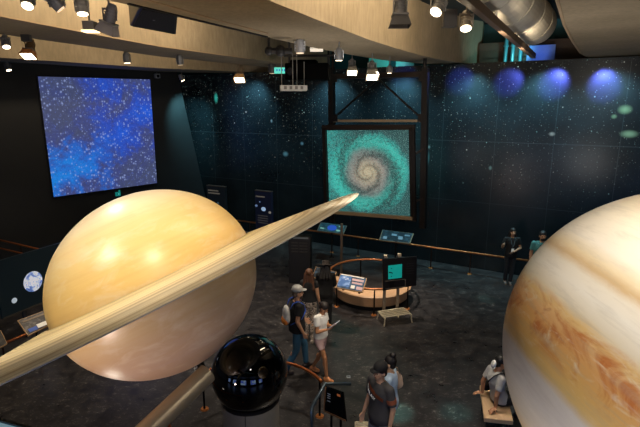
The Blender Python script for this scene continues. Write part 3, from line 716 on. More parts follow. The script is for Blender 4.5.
# ------------------------------------------------------------------ panels
def lines_on(b, o0, ux, uy, rows, off):
    for (x0, x1, y, hgt) in rows:
        b.prism([o0+ux*x0+uy*(y-hgt/2)+off, o0+ux*x1+uy*(y-hgt/2)+off, o0+ux*x1+uy*(y+hgt/2)+off, o0+ux*x0+uy*(y+hgt/2)+off], off*.6)
def quad_panel(name, label, cat, quad, z_top, z_bot, art, frame, posts=1, thick=.03, edge=.02, group=None, zf=0.0):
    """tilted reading panel; quad = top-left, top-right, bottom-right, bottom-left sight points"""
    a, b_, c, d = [fl(*p, z) for p, z in zip(quad, (z_top, z_top, z_bot, z_bot))]
    mid = (a+b_+c+d)/4; n = (b_-a).cross(d-a).normalized()
    if n.z < 0: n = -n
    o = thing(name, label, cat, (mid.x, mid.y, 0), group)
    m = MB(); m.prism([a, b_, c, d], -n*thick); m.build('backing', frame, o)
    g = [p.lerp(mid, edge*2.5) + n*.004 for p in (a, b_, c, d)]
    m = MB(); m.prism(g, -n*.006); art_o = m.build('graphic', art, o)
    ux, uy = (b_-a), (a-d)
    for k in ((.5,) if posts == 1 else (.2, .8)):
        p = a.lerp(b_, k).lerp(d.lerp(c, k), .5)-n*thick
        m = MB(); m.tube((p.x, p.y, zf), p, .022, None, 10); m.tube((p.x, p.y, zf), (p.x, p.y, zf+.018), .09 if zf == 0 else .03, .08 if zf == 0 else .03, 20); m.build('stand' if zf == 0 else 'rail_mount', DPOST, o)
    return o, (d, ux, uy, n, art_o)
def art(name, bg, stains):
    t = NT(name); co = t.coord(); c = lin(bg)
    cur = None
    for i, (col, sc, lo, hi) in enumerate(stains):
        f = t.noise(t.mapping(co, (1, 1, 1), (i*3.1, i, 0)), sc, 4, .6); cur = t.mix(t.ramp(f, [(lo, 0.), (hi, 1.)]), cur if cur is not None else c, col)
    t.set(base=cur, rough=.4, em=cur, ems=.25); return t.m
EDGE = M('#b9946a', .4, .4)
o, (d, ux, uy, n, ao) = quad_panel('reading_panel', 'blue lit reading panel by the slim post under the galaxy screen', 'info panel', [(320.6, 222.2), (347, 225.6), (343.3, 234), (317, 230.4)], 1.14, 1.0, art('blue graphic', '#16323c', [('#2e5a62', 9, .5, .6), ('#5a8a86', 14, .6, .7)]), M('#7d7466', .4, .4))
m = MB(); ctr = d+ux*.5+uy*.5+n*.008; q_ = 20
m.prism([ctr+ux*.17*math.cos(2*math.pi*i/q_)+uy*.33*math.sin(2*math.pi*i/q_) for i in range(q_)], n*.003); m.build('blue_picture', M('#2a4fb0', .4, ems=.35), o)
for r_ in [(.08, .22, .3, .14), (.68, .82, .28, .16), (.72, .9, .75, .08)]:
    m = MB(); lines_on(m, d, ux, uy, [r_], n*.008); m.build('pale_picture', M('#8fb8a8', .5, ems=.2), o)
o, (d, ux, uy, n, ao) = quad_panel('reading_panel', 'dark reading panel with pale frame, standing behind the sign with the teal square', 'info panel', [(382.4, 229.7), (413.7, 233.5), (410, 243.3), (379.2, 239.8)], 1.18, 1.02, art('dark starry graphic', '#12222a', [('#2a4654', 8, .5, .62), ('#7a98a0', 22, .62, .72)]), M('#a08e74', .4, .4))
for r_ in [(.1, .22, .25, .25), (.34, .5, .62, .18), (.56, .7, .4, .3), (.74, .9, .7, .12)]:
    m = MB(); lines_on(m, d, ux, uy, [r_], n*.008); m.build('pale_picture', M('#7f98a8', .5, ems=.12), o)
o, (d, ux, uy, n, ao) = quad_panel('reading_panel', 'blue and pink reading panel in front of the curved wooden bench', 'info panel', [(340.2, 273.3), (367, 278.2), (362.5, 292.3), (335.8, 287.3)], 1.08, .88, art('blue nebula graphic', '#26384a', [('#3a5878', 6, .45, .6)]), EDGE, 2, zf=.74)
m = MB(); lines_on(m, d, ux, uy, [(.04, .46, .5, .72)], n*.008); m.build('nebula_picture', art('nebula picture', '#4468a0', [('#7f9cc8', 8, .48, .6), ('#d8d8d8', 12, .62, .7)]), o)
m = MB(); lines_on(m, d, ux, uy, [(.5, .92, .72, .14), (.52, .9, .5, .12), (.72, .94, .2, .2)], n*.008); m.build('pink_text', M('#c8a8a8', .5, ems=.12), o)
m = MB(); lines_on(m, d, ux, uy, [(.06, .9, .93, .06), (.52, .66, .22, .22)], n*.008); m.build('white_text', M('#e0ddd4', .5, ems=.15), o)
o, _ = quad_panel('reading_panel', 'dark reading panel in front of the person in the wide hat', 'info panel', [(316, 266.5), (336.5, 272), (331.5, 282.5), (312, 277)], .92, .72, art('dark blue graphic', '#141c24', [('#3a5468', 7, .5, .62)]), EDGE, zf=.6)
o, (d, ux, uy, n, ao) = quad_panel('reading_panel', 'brown-edged reading panel under the earth panel, near the ring', 'info panel', [(17.4, 320.5), (45.7, 310), (49.9, 324.5), (28, 335.8)], .95, .74, art('grey graphic', '#3c3630', [('#6a6258', 7, .5, .62)]), EDGE)
m = MB(); lines_on(m, d, ux, uy, [(.42, .78, .28, .22)], n*.008); m.build('white_text', M('#ece6da', .5, ems=.2), o)
m = MB(); lines_on(m, d, ux, uy, [(.1, .4, .22, .2)], n*.008); m.build('blue_picture', M('#3a5aa8', .5, ems=.15), o)
m = MB(); lines_on(m, d, ux, uy, [(.1, .9, .8, .1)], n*.008); m.build('title_strip', M('#8a7a68', .5), o)
quad_panel('reading_panel', 'reading panel cut by the frame edge beside the ring', 'info panel', [(-24, 339), (1, 330.5), (7.5, 343.5), (-14, 355)], .95, .74, art('brown graphic', '#2c2824', [('#5a5248', 7, .5, .62)]), EDGE)
a, c = fl(2, 344, .45), fl(52, 324, .45); railing('low_rail', 'low copper rail under the two reading panels beside the ring', 'railing', [a, c], [(a.x, a.y), (c.x, c.y)], .45, .03)

# earth panel
p0 = fl(2.8, 319.3, .68); dr = V((.40, .917, 0)); p1 = p0+dr*3.0
zt = dp(1.5, 262.5, p0.y).z
lean = V((-.917, .40, 0))*0
o = thing('earth_panel', 'large dark panel with pictures of the earth and moon beside the ringed planet', 'info panel', (p0.x+.4, p0.y+.9, 0))
nrm = V((dr.y, -dr.x, 0))
q4 = [p0, p1, V((p1.x, p1.y, zt)), V((p0.x, p0.y, zt))]
t = NT('dark space print'); f = t.noise(t.coord(), 3); t.set(base=t.mix(f, '#0a1216', '#121c22'), rough=.35, em='#0c1a20', ems=.25)
b = MB(); b.prism(q4, -nrm*.06); b.build('board', t.m, o)
EP = VPlane((p0.x, p0.y), (p1.x, p1.y))
def on_ep(px, py, off):
    d = ray(px, py); s_ = (p0+nrm*off-CAM).dot(nrm)/d.dot(nrm); return CAM+d*s_
def disc(b, ctr, r, nn, up, w=1.0):
    rt = up.cross(nn).normalized(); b.prism([ctr+rt*r*w*math.cos(2*math.pi*i/40)+up*r*math.sin(2*math.pi*i/40) for i in range(40)], nn*.006)
cE = on_ep(33, 281.5, .004); rE = (on_ep(33, 271.3, .004)-cE).length
wE = (on_ep(42, 281.5, .004)-cE).length
t = NT('earth picture'); f = t.noise(t.coord(), 4.5, 6, .65, .8); t.set(base=t.ramp(f, [(.35, '#2f4f9c'), (.48, '#6f8fd0'), (.56, '#e8ecf8'), (.66, '#7a8fb8')]), rough=.5)
t.set(em=t.ramp(f, [(.35, '#2f4f9c'), (.48, '#6f8fd0'), (.56, '#e8ecf8'), (.66, '#7a8fb8')]), ems=.45)
b = MB(); disc(b, cE, rE, nrm, V((0, 0, 1)), wE/rE); b.build('earth_picture', t.m, o)
cM = on_ep(14.3, 300.5, .004); rM = (on_ep(14.3, 297.8, .004)-cM).length
b = MB(); disc(b, cM, rM, nrm, V((0, 0, 1)), 1.0); b.build('moon_picture', M('#b8c8d8', .5, ems=.4, var=.3, scale=20), o)
b = MB(); b.prism([p0+nrm*.005, p1+nrm*.005, p1+nrm*.005+V((0, 0, .03)), p0+nrm*.005+V((0, 0, .03))], nrm*.01); b.build('edge_strip', M('#4a4640', .4, .4), o)
for k in (.18, .8):
    p = p0.lerp(p1, k)-nrm*.1; b = MB(); b.tube((p.x, p.y, 0), (p.x, p.y, zt-.2), .05, None, 14); b.build('stand_post', M('#3c3c3e', .4, .4), o)

# tall black exhibit boards
def tall_board(label, px, py_top, Y, w, title_w, art_mat, glow, name='exhibit_board'):
    p = dp(px, py_top, Y); o = thing(name, label, 'exhibit board', (p.x, p.y, 0), 'tall exhibit boards'); q = rz(-.48)
    b = MB(); b.box((p.x, p.y, p.z/2), (w, .12, p.z), q); b.build('board', art_mat, o, bevel=.006)
    f = lambda x, z: V((p.x, p.y, 0))+q@V((x, -.065, 0))+V((0, 0, z))
    b = MB(); b.box((p.x, p.y, p.z+.012), (w, .125, .024), q); b.build('top_edge', M('#5a5048', .4, .4), o)
    b = MB()
    for x, z, ww in title_w: b.box(f(x, p.z-z), (ww, .006, .045), q)
    b.build('title_text', M('#8a8880', .5, ems=.1), o)
    b = MB()
    for i in range(4): b.box(f(-.03+.01*(i % 2), p.z-.92-i*.09), (w*.62, .006, .035), q)
    b.build('body_text', M('#55565a', .6, ems=.12), o)
    for x, z, r, col, e in glow:
        b = MB(); b.ball(f(x*w, p.z-z), (r, .008, r*.8), 16, q); b.build('star_picture', M(col, .5, ems=e), o)
    return o
DB = M('#141c22', .45, ems=.06, em='#16242e'); NB = M('#0e1526', .45, ems=.09, em='#101e40')
tall_board('tall dark exhibit board just behind the ringed planet top, nearer the dark wall', 216.5, 186.3, 17.4, .86, [(-.12, .16, .5), (-.08, .26, .55)], DB, [(.1, .62, .05, '#3a6078', .4)])
tall_board('tall navy exhibit board with a white star picture before the star wall railing', 263.7, 191.2, 17.0, .72, [(-.12, .2, .4)], NB, [(0.02, .66, .10, '#9fc0e8', .5), (-.42, .56, .06, '#7090c0', .35), (.4, .76, .06, '#90908c', .3), (-.2, .4, .03, '#6080b0', .5)])
# wide black kiosk by the visitors
p = fl(300.6, 282, 0); zt = dp(300, 235, p.y).z; q = rz(-.14)
o = thing('exhibit_kiosk', 'wide plain black kiosk with faint text rows behind the woman with long hair', 'kiosk', p)
b = MB(); b.box((p.x, p.y, zt/2), (.66, .3, zt), q); b.build('cabinet', M('#08090b', .45), o, bevel=.012)
f = lambda x, z: V((p.x, p.y, 0))+q@V((x, -.155, 0))+V((0, 0, z))
b = MB(); b.box(f(.04, zt-.05), (.46, .01, .05), q); b.build('title_text', M('#5a6268', .5, ems=.05), o)
b = MB()
for i in range(4):
    for x, w in ((-.14, .2), (.12, .24)): b.box(f(x, zt-.2-i*.09), (w, .006, .035), q)
b.build('body_text', M('#2e2b28', .5, ems=.04), o)

# slim post
p = fl(341.2, 275.5); zt = dp(341.2, 223.5, p.y).z
o = thing('slim_post', 'slim bare metal post standing between the hat wearer and the galaxy screen', 'post', p)
b = MB(); b.box((p.x, p.y, zt/2), (.075, .05, zt)); b.build('pole', M('#6a5f54', .4, .5), o, bevel=.008)
b = MB(); b.tube((p.x, p.y, 0), (p.x, p.y, .02), .1, None, 20); b.build('base_plate', DPOST, o)

# sign with the teal square
a, c = fl(383.6, 317), fl(396.9, 315.2); SP = VPlane((a.x, a.y), (c.x, c.y))
o = thing('teal_square_sign', 'black sign board on two posts showing a bright teal square', 'sign', a)
bl = [SP.hit(383, 290.8, .05), SP.hit(416.4, 285.5, .05)]; tl = SP.hit(382.6, 259, .05); tr = SP.hit(416.8, 256.6, .05)
q4 = [bl[0], bl[1], tr, tl]
b = MB(); b.prism(q4, -SP.n*.03); b.build('board', M('#17171a', .4), o)
b = MB(); b.prism([SP.hit(*p_, .056) for p_ in ((388.2, 279.3), (401.8, 277.6), (402, 264), (388.2, 265.6))], SP.n*.005); b.build('teal_square', M('#12938c', .4, ems=.55), o)
b = MB()
for px, py, w in ((390.5, 272.5, 1.4), (391.4, 268.4, .5), (391.4, 276.4, .5), (389.8, 272.2, .8), (392.2, 273, .7)):
    b.prism([SP.hit(*p_, .064) for p_ in ((px-w, py+.5), (px+w, py+.4), (px+w, py-.4), (px-w, py-.3))], SP.n*.003)
b.build('dark_lettering', M('#0a2c34', .5), o)
b = MB()
for py in (279.6, 287):
    b.prism([SP.hit(*p_, .06) for p_ in ((385.5, py+1.8), (405, py-.2), (405, py-.6), (385.5, py+1.4))], SP.n*.003)
b.prism([SP.hit(*p_, .06) for p_ in ((405, 279.2), (405.6, 279.2), (405.6, 286.8), (405, 286.8))], SP.n*.003)
b.build('outline_box', M('#77716a', .5), o)
b = MB(); b.prism([SP.hit(*p_, .06) for p_ in ((389.3, 287.6), (394, 287.2), (394, 281.4), (389.3, 281.8))], SP.n*.004); b.build('black_label', M('#050506', .4), o)
b = MB()
for i, py in enumerate((263.5, 266, 268.4, 270.8, 273.2)): b.prism([SP.hit(*p_, .06) for p_ in ((406.5, py+.6), (414, py+.1), (414, py-.5), (406.5, py))], SP.n*.003)
b.build('body_text', M('#2e2e32', .5), o)
for p_, zz in ((a, 258), (c, 256.6)):
    zt = dp(384, zz-1, p_.y).z; b = MB(); b.box((p_.x, p_.y, zt/2), (.075, .05, zt)); po = b.build('post', M('#8a7c6c', .4, .5), o, bevel=.008)
    b = MB(); b.box((p_.x, p_.y, zt+.02), (.09, .08, .07)); b.build('clamp', M('#b5a58c', .4, .4), po, bevel=.01)

# low slatted step stools
STM = M('#d8ccb0', .35, .35)
def slat_stool(label, p0, rot, W, D, Z, loc_only=False):
    o = thing('slatted_stool', label, 'step stool', p0, 'slatted metal stools'); q = rz(rot); f = lambda x, y, z: V(p0)+q@V((x, y, z))
    n = 5
    for i in range(n):
        b = MB(); b.box(f(0, -D/2+D*(i+.5)/n, Z), (W, D/n*.45, .022), q); b.build('slat', STM, o, bevel=.004)
    b = MB()
    for x in (-W/2, 0, W/2): b.box(f(x, 0, Z-.025), (.03, D, .03), q)
    b.build('frame', STM, o)
    for x in (-W/2, W/2):
        for y in (-D/2+.02, D/2-.02):
            b = MB(); b.tube(f(x, y, Z-.02), f(x*1.06, y*1.08, 0), .016, None, 10); b.build('leg', STM, o)
    return o
A_ = fl(384.3, 326.6); B_ = fl(412.3, 322.4)
w_ = (B_-A_); ro = math.atan2(w_.y, w_.x); ctr = (A_+B_)/2 + V((-math.sin(ro), math.cos(ro), 0))*.22
slat_stool('low slatted metal stool standing under the sign with the teal square', (ctr.x, ctr.y, 0), ro, w_.length*.93, .42, .22)
p = fl(370, 432, .25); slat_stool('low slatted metal stool beside the person in the black cap, cut by the frame', (.71, 6.5, 0), -.03, .28, .26, .25)

# small floor box
p = fl(348.5, 377)
o = thing('floor_box', 'small pale square floor box set in the dark floor by the bent blue handrail', 'floor box', p)
b = MB(); b.box((p.x, p.y, .006), (.075, .075, .012)); b.build('cover', M('#8d949c', .3, .5), o, bevel=.003)
b = MB(); b.box((p.x, p.y, .014), (.05, .012, .006)); b.build('slot', BLACK, o)

# bent handrail and steep black info board by the globe railing
ZH = .92
pA, pB = fl(351, 383.8, ZH), fl(325, 383.8, ZH); pC = fl(311.8, 407.5, .86)
o = thing('bent_handrail', 'bent blue grey handrail beside the steep black info board', 'handrail', (pC.x, pC.y, 0))
b = MB(); b.path([pA, pB, pC, (pC.x, pC.y-.02, .78), (pC.x, pC.y-.02, .0)], .028, 10); b.build('pipe', M('#56656f', .3, .6), o, smooth=True)
b = MB(); b.tube((pC.x, pC.y-.02, 0), (pC.x, pC.y-.02, .02), .08, None, 18); b.build('base_plate', DPOST, o)
a, b_, c, d = fl(325.6, 386.5, .98), fl(343, 393, .98), fl(346, 421.5, .56), fl(323.6, 411, .56)
o = thing('steep_info_board', 'steeply tilted black info board with copper edge beside the bent handrail', 'info board', ((c.x+d.x)/2, (c.y+d.y)/2, 0))
n = (b_-a).cross(d-a).normalized(); n = n if n.y < 0 else -n
m = MB(); m.prism([a, b_, c, d], -n*.03); m.build('board', M('#08090a', .12), o)
m = MB(); m.prism([d+n*.004, c+n*.004, c.lerp(b_, .06)+n*.004, d.lerp(a, .06)+n*.004], n*.008); m.prism([d+n*.004, d.lerp(c, .05)+n*.004, a.lerp(b_, .05)+n*.004, a+n*.004], n*.008); m.build('copper_edge', M('#a87a52', .4, .5), o)
m = MB(); g = lambda x, y: a.lerp(b_, x).lerp(d.lerp(c, x), y)+n*.004
for y in (.22, .30, .38, .5): m.prism([g(.14, y), g(.3, y), g(.3, y+.03), g(.14, y+.03)], n*.003)
m.build('white_text', M('#8d9298', .5, ems=.1), o)
m = MB(); m.prism([g(.66, .1), g(.84, .1), g(.84, .18), g(.66, .18)], n*.003); m.build('orange_picture', M('#b86838', .5, ems=.2), o)
m = MB()
for k in (.3, .75):
    p = d.lerp(c, k).lerp(a.lerp(b_, k), .3)-n*.035; m.tube((p.x, p.y, 0), p, .02, None, 10)
m.build('stand', DPOST, o)

# wooden bench with the cut-out handle
z = .42
A_, B_, C_ = fl(480.6, 391, z), fl(484.4, 418, z), fl(513.3, 421, z)
D_ = A_+(C_-B_)
A2 = B_+(A_-B_)*1.25; D2 = C_+(A2-B_)
o = thing('wooden_bench', 'pale wooden bench with an oval hand hole, under the seated person', 'bench', ((B_.x+D2.x)/2, (B_.y+D2.y)/2, 0))
LW = NT('pale plywood'); f = LW.noise(LW.mapping(LW.coord(), (12, 1.5, 1)), 3, 5); LW.set(base=LW.mix(f, '#c9a57c', '#e0bf97'), rough=.45)
b = MB(); b.prism([B_, C_, D2, A2], (0, 0, -.075)); b.build('seat', LW.m, o, bevel=.008)
hp = fl(492.8, 411, z+.001); b = MB(); b.prism([hp+V((.075*math.cos(2*math.pi*i/28)*1.0, .032*math.sin(2*math.pi*i/28), 0)) for i in range(28)], (0, 0, .003)); b.build('hand_hole', M('#120d0a', .9), o)
for p_, q_ in ((B_, D2), (C_, A2), (A2, C_), (D2, B_)):
    x = p_.lerp(q_, .14); b = MB(); b.tube((x.x, x.y, 0), (x.x, x.y, z-.07), .022, None, 12); b.build('leg', M('#4a4a4e', .35, .6), o)
# ------------------------------------------------------------------ people
SKIN = {}
def skin(col):
    if col not in SKIN:
        t = NT('skin'); f = t.noise(t.coord(), 18, 3); a = lin(col)
        t.set(base=t.mix(f, tuple(x*.9 for x in a[:3])+(1,), tuple(min(1, x*1.08) for x in a[:3])+(1,)), rough=.55, spec=.35); SKIN[col] = t.m
    return SKIN[col]
def ell(c, rx, ry, q, n=20):
    return [c+q@V((rx*math.cos(2*math.pi*i/n), ry*math.sin(2*math.pi*i/n), 0)) for i in range(n)]
def hand(b, w, d, pn, side, curl=.35, k=1.0):
    """palm, four fingers and a thumb in body mesh b; w wrist, d direction, pn palm normal"""
    d = d.normalized(); pn = (pn-d*pn.dot(d)).normalized(); s = d.cross(pn).normalized()*side      # s points to the thumb side
    for j, off in enumerate((.030, .010, -.010, -.029)):
        root = w+d*.012+s*off*.55*k; kn = w+d*(.088-.006*abs(j-1))*k+s*off*k
        b.rc(root, kn, .0135*k, .0115*k, 8)
        L = (.072, .080, .074, .058)[j]*k; dd = d; p = kn
        for m_, fr in enumerate((.46, .32, .26)):
            a = curl*(.7+.5*m_); dd = (dd*math.cos(a)+pn*math.sin(a)).normalized()
            fan = s*off*1.4; e = p+(dd+fan*2.2).normalized()*L*fr
            b.rc(p, e, (.0096-.001*m_)*k, (.0088-.001*m_)*k, 8); p = e
    p = w+d*.026*k+s*.026*k; dd = (d*.62+s*.75+pn*.25).normalized(); e = p+dd*.042*k; b.rc(p, e, .0135*k, .0105*k, 8)
    e2 = e+(d*.85+s*.25+pn*.35).normalized()*.032*k; b.rc(e, e2, .0105*k, .008*k, 8)
BASEJ = dict(hip=(0, 0, .95), chest=(0, .01, 1.27), neck=(0, 0, 1.475), head=(0, .025, 1.625),
             shL=(-.178, 0, 1.415), shR=(.178, 0, 1.415), elL=(-.225, -.02, 1.13), elR=(.225, -.02, 1.13), wrL=(-.225, .06, .885), wrR=(.225, .06, .885),
             hpL=(-.088, 0, .92), hpR=(.088, 0, .92), knL=(-.095, .02, .50), knR=(.095, .02, .50), anL=(-.095, -.01, .085), anR=(.095, -.01, .085))
def person(label, loc, heading, height=1.72, pose={}, head_yaw=0, head_pitch=0, sk='#b98663', hair='#1a120e', hair_kind='short', top='#111114', bottom='#1c2330',
           sleeve=.55, legs='long', shoes='#2a2522', female=False, hem=.86, build=1.0, foot_dir={}, hands={}, palm={}, neck_open=.0, top_rough=.8, bot_mat=None, group='visitors', top_mat=None, extra=None):
    S = height/1.75; J = {k: V(v) for k, v in BASEJ.items()}
    if female:
        for k in ('shL', 'shR'): J[k].x *= .88
    for k, v in pose.items(): J[k] = V(v)
    Q = rz(heading)
    Wd = lambda p: V(loc)+Q@(V(p)*S)
    o = thing('person', label, 'person', loc, group)
    for k in J: J[k] = J[k]
    hip, chest, neck, hd = J['hip'], J['chest'], J['neck'], J['head']
    def spine(z):       # z in standing metres .82 .. 1.5
        if z <= .95: return hip+V((0, 0, z-.95))
        if z <= 1.27: return hip.lerp(chest, (z-.95)/.32)
        return chest.lerp(neck, (z-1.27)/.205)
    bw = build; hv = 1.0
    prof = [(.83, .10, .085), (.87, .148, .108), (.95, .163, .118), (1.02, .150, .108), (1.09, .138 if not female else .122, .098), (1.18, .148 if not female else .128, .104), (1.28, .163 if not female else .142, .112 if not female else .115), (1.37, .165 if not female else .145, .102), (1.43, .135, .085), (1.47, .078, .064)]
    # body
    b = MB(); I3 = Matrix.Identity(3)
    b.loft([ell(spine(z), rx*.94*bw, ry*.94*bw, I3) for z, rx, ry in prof])
    b.rc(neck-V((0, 0, .03)), hd-V((0, .012, .06)), .056, .052)
    HQ = Euler((R(head_pitch), 0, R(head_yaw))).to_matrix()
    h = lambda x, y, z: hd+HQ@V((x, y, z))
    b.ball(h(0, -.012, .028), (.076, .094, .092), 24, HQ)                # skull
    b.ball(h(0, .022, -.03), (.062, .066, .085), 20, HQ)                 # face
    b.ball(h(0, .05, -.088), (.034, .03, .026), 12, HQ)                  # chin
    b.rc(h(0, .082, .008), h(0, .104, -.024), .009, .0135, 8)            # nose
    b.rc(h(-.03, .074, .022), h(.03, .074, .022), .013, None, 8)         # brow
    b.rc(h(-.02, .074, -.058), h(.02, .074, -.058), .0095, None, 8)      # lips
    for sx in (-1, 1):
        b.ball(h(sx*.077, -.008, -.012), (.011, .02, .031), 10, HQ)      # ear
        b.ball(h(sx*.042, .05, -.025), (.022, .022, .024), 10, HQ)       # cheek
    for sd, sx in (('L', -1), ('R', 1)):
        sh, el, wr = J['sh'+sd], J['el'+sd], J['wr'+sd]
        b.rc(sh, el, .050*bw, .040); b.rc(el, wr, .041, .027)
        d = V(hands.get(sd, wr-el)).normalized()
        pn = V(palm.get(sd, (-sx, .2, 0)))
        hand(b, wr+d*.012, d, pn, 1 if d.cross(pn).dot(V((0, 1, .3))) > 0 else -1)
        hp, kn, an = J['hp'+sd], J['kn'+sd], J['an'+sd]
        b.rc(hp, kn, .078*bw, .052); b.rc(kn, an, .052, .036)
        cf = kn.lerp(an, .3); fwd = V(foot_dir.get(sd, (0, 1, 0))).normalized()
        b.ball(cf-fwd*.014, (.046, .05, .1), 12)
        b.rc(an-V((0, 0, .03)), an+fwd*.13-V((0, 0, .052)), .036, .026, 10)
    def fin(b, name, mat, vox, it=4, parent=None):
        bmesh.ops.transform(b.bm, matrix=Matrix.Translation(V(loc)) @ Q.to_4x4() @ Matrix.Scale(S, 4), verts=b.bm.verts)
        return b.build(name, mat, parent or o, remesh=vox, iters=it) if vox else b.build(name, mat, parent or o, smooth=True)
    fin(b, 'body', skin(sk), .0068, 2)
    # eyes and mouth
    for sx in (-1, 1):
        b = MB(); b.ball(h(sx*.031, .079, .004), (.0125, .007, .007), 10, HQ); fin(b, 'eye', M('#1a1210', .2), 0)
    b = MB(); b.ball(h(0, .0835, -.059), (.021, .004, .0045), 10, HQ); fin(b, 'mouth', M('#7d3f38', .5), 0)
    # clothes: top
    g = .017
    b = MB(); zs = [p for p in prof if p[0] > hem]; z0 = hem
    def at(z):
        for (za, xa, ya), (zb, xb, yb) in zip(prof, prof[1:]):
            if za <= z <= zb: k = (z-za)/(zb-za); return xa+(xb-xa)*k, ya+(yb-ya)*k
        return prof[0][1:]
    rows = [(z0, *at(max(z0, .88)))]+[p for p in zs if p[0] > z0+.02]
    rings = [ell(spine(z), (rx+g+(.012 if z < 1.1 else .0))*bw, (ry+g+(.012 if z < 1.1 else 0))*bw, I3) for z, rx, ry in rows[:-1]]
    rings.append(ell(spine(1.462), .083+g*.4, .072+g*.4, I3)); b.loft(rings)
    for sd in 'LR':
        sh, el, wr = J['sh'+sd], J['el'+sd], J['wr'+sd]
        b.ball(sh, .066*bw, 14); b.tube(J['neck']-V((0, 0, .055)), sh, .07, .062*bw, 14)
        if sleeve > 0: b.tube(sh, sh.lerp(el, min(sleeve, 1)), .064*bw, .062*bw if sleeve < 1 else .054, 16)
        if sleeve > 1: b.ball(el, .054, 14); b.tube(el, el.lerp(wr, sleeve-1), .054, .04, 14)
    fin(b, 'shirt', top_mat or M(top, top_rough), .011, 5)
    # trousers or shorts
    b = MB(); g = .014
    pr = [(.84, .11, .095), (.87, .150, .112), (.95, .163, .118), (1.0, .155, .112)]
    b.loft([ell(spine(z), (rx+g)*bw, (ry+g)*bw, I3) for z, rx, ry in pr])
    for sd in 'LR':
        hp, kn, an = J['hp'+sd], J['kn'+sd], J['an'+sd]
        b.ball(hp, .090*bw, 14)
        if legs == 'long':
            b.tube(hp, kn, .092*bw, .070, 16); b.ball(kn, .070, 14); b.tube(kn, kn.lerp(an, .97), .070, .056, 16)
        else:
            b.tube(hp, hp.lerp(kn, legs), .094*bw, .094*bw-.012, 16)
    fin(b, 'trousers' if legs == 'long' else 'shorts', bot_mat or M(bottom, .8), .012, 5)
    # shoes
    for sd in 'LR':
        an = J['an'+sd]; fwd = V(foot_dir.get(sd, (0, 1, 0))).normalized()
        b = MB(); b.rc(an-fwd*.035-V((0, 0, .042)), an+fwd*.14-V((0, 0, .05)), .045, .038, 12); b.rc(an-V((0, 0, .0)), an+fwd*.06-V((0, 0, .03)), .042, .038, 12)
        b.box(an+fwd*.05-V((0, 0, .077)), (.075, .24, .016), rz(math.atan2(fwd.y, fwd.x)-math.pi/2))
        fin(b, 'shoe', M(shoes, .6), .010, 3)
    # hair
    b = MB()
    if hair_kind != 'none':
        b.ball(h(0, -.02, .048), (.088, .101, .092), 24, HQ)
        if hair_kind in ('short', 'bun', 'long'): b.ball(h(0, -.055, -.02), (.075, .058, .075), 16, HQ)
        if hair_kind == 'bun': b.ball(h(0, -.05, .145), (.055, .055, .045), 16, HQ)
        if hair_kind == 'pony': b.ball(h(0, -.055, -.02), (.075, .058, .075), 16, HQ); b.ball(h(0, -.12, .03), (.035, .04, .035), 12, HQ)
        if hair_kind in ('long', 'longback'):
            L = .30 if hair_kind == 'long' else .36
            for x in (-.066, -.022, .022, .066):
                b.rc(h(x, -.05, .0), h(x*1.7, -.08, -L+.02*abs(x)*10), .05, .036, 12)
            for sx in (-1, 1): b.rc(h(sx*.075, -.02, .0), h(sx*.095, -.01, -.2), .03, .022, 10)
        hm = M(hair, .55, var=.3, scale=40); fin(b, 'hair', hm, .008, 3)
    P = dict(o=o, J=J, h=h, HQ=HQ, Wd=Wd, fin=fin, S=S, Q=Q, spine=spine)
    return P
def cap(P, col, brim=True, kind='cap'):
    h, HQ = P['h'], P['HQ']; b = MB()
    if kind == 'cap':
        b.loft([[h(x, y, z) for x, y, z in [(rx*math.cos(2*math.pi*i/24), -.012+ry*math.sin(2*math.pi*i/24), zz) for i in range(24)]] for rx, ry, zz in ((.091, .112, .042), (.094, .112, .07), (.086, .102, .11), (.06, .072, .14), (.02, .025, .152))])
        br = [h(.07*math.cos(a), .07+.10*math.sin(a), .046) for a in [math.pi*i/14 for i in range(15)]]
        b.prism(br+[h(-.07, .05, .046), h(.07, .05, .046)], HQ@V((0, 0, .012)))
        o = P['fin'](b, 'cap', M(col, .8), 0)
    else:
        b.loft([[h(r*1.0*math.cos(2*math.pi*i/32), -.012+r*1.06*math.sin(2*math.pi*i/32), zz) for i in range(32)] for r, zz in ((.085, .035), (.205, .045), (.205, .055), (.10, .062), (.096, .12), (.085, .155), (.05, .165))])
        o = P['fin'](b, 'hat', M(col, .85), 0)
    return o

STRIDE = dict(hpL=(-.085, .01, .92), hpR=(.085, -.01, .92), knL=(-.09, .17, .52), anL=(-.09, .20, .085), knR=(.09, -.04, .50), anR=(.09, -.27, .10))
# grey capped man walking
p = fl(297.5, 370.5)
P = person('bearded man in grey cap, black t-shirt and blue jeans walking with a backpack', p, R(-72), 1.80, STRIDE | dict(elL=(-.23, .02, 1.14), wrL=(-.2, .2, .98), elR=(.23, -.05, 1.14), wrR=(.235, .06, .90)),
           head_yaw=-5, sk='#b98a6c', hair='#6b5a48', top='#0e0e10', bottom='#33607c', shoes='#3a3230', build=1.12, sleeve=.6)
cap(P, '#9a9a96')
b = MB(); h = P['h']; b.ball(h(0, .05, -.075), (.052, .045, .05), 14, P['HQ']); P['fin'](b, 'beard', M('#5a463a', .8), 0)
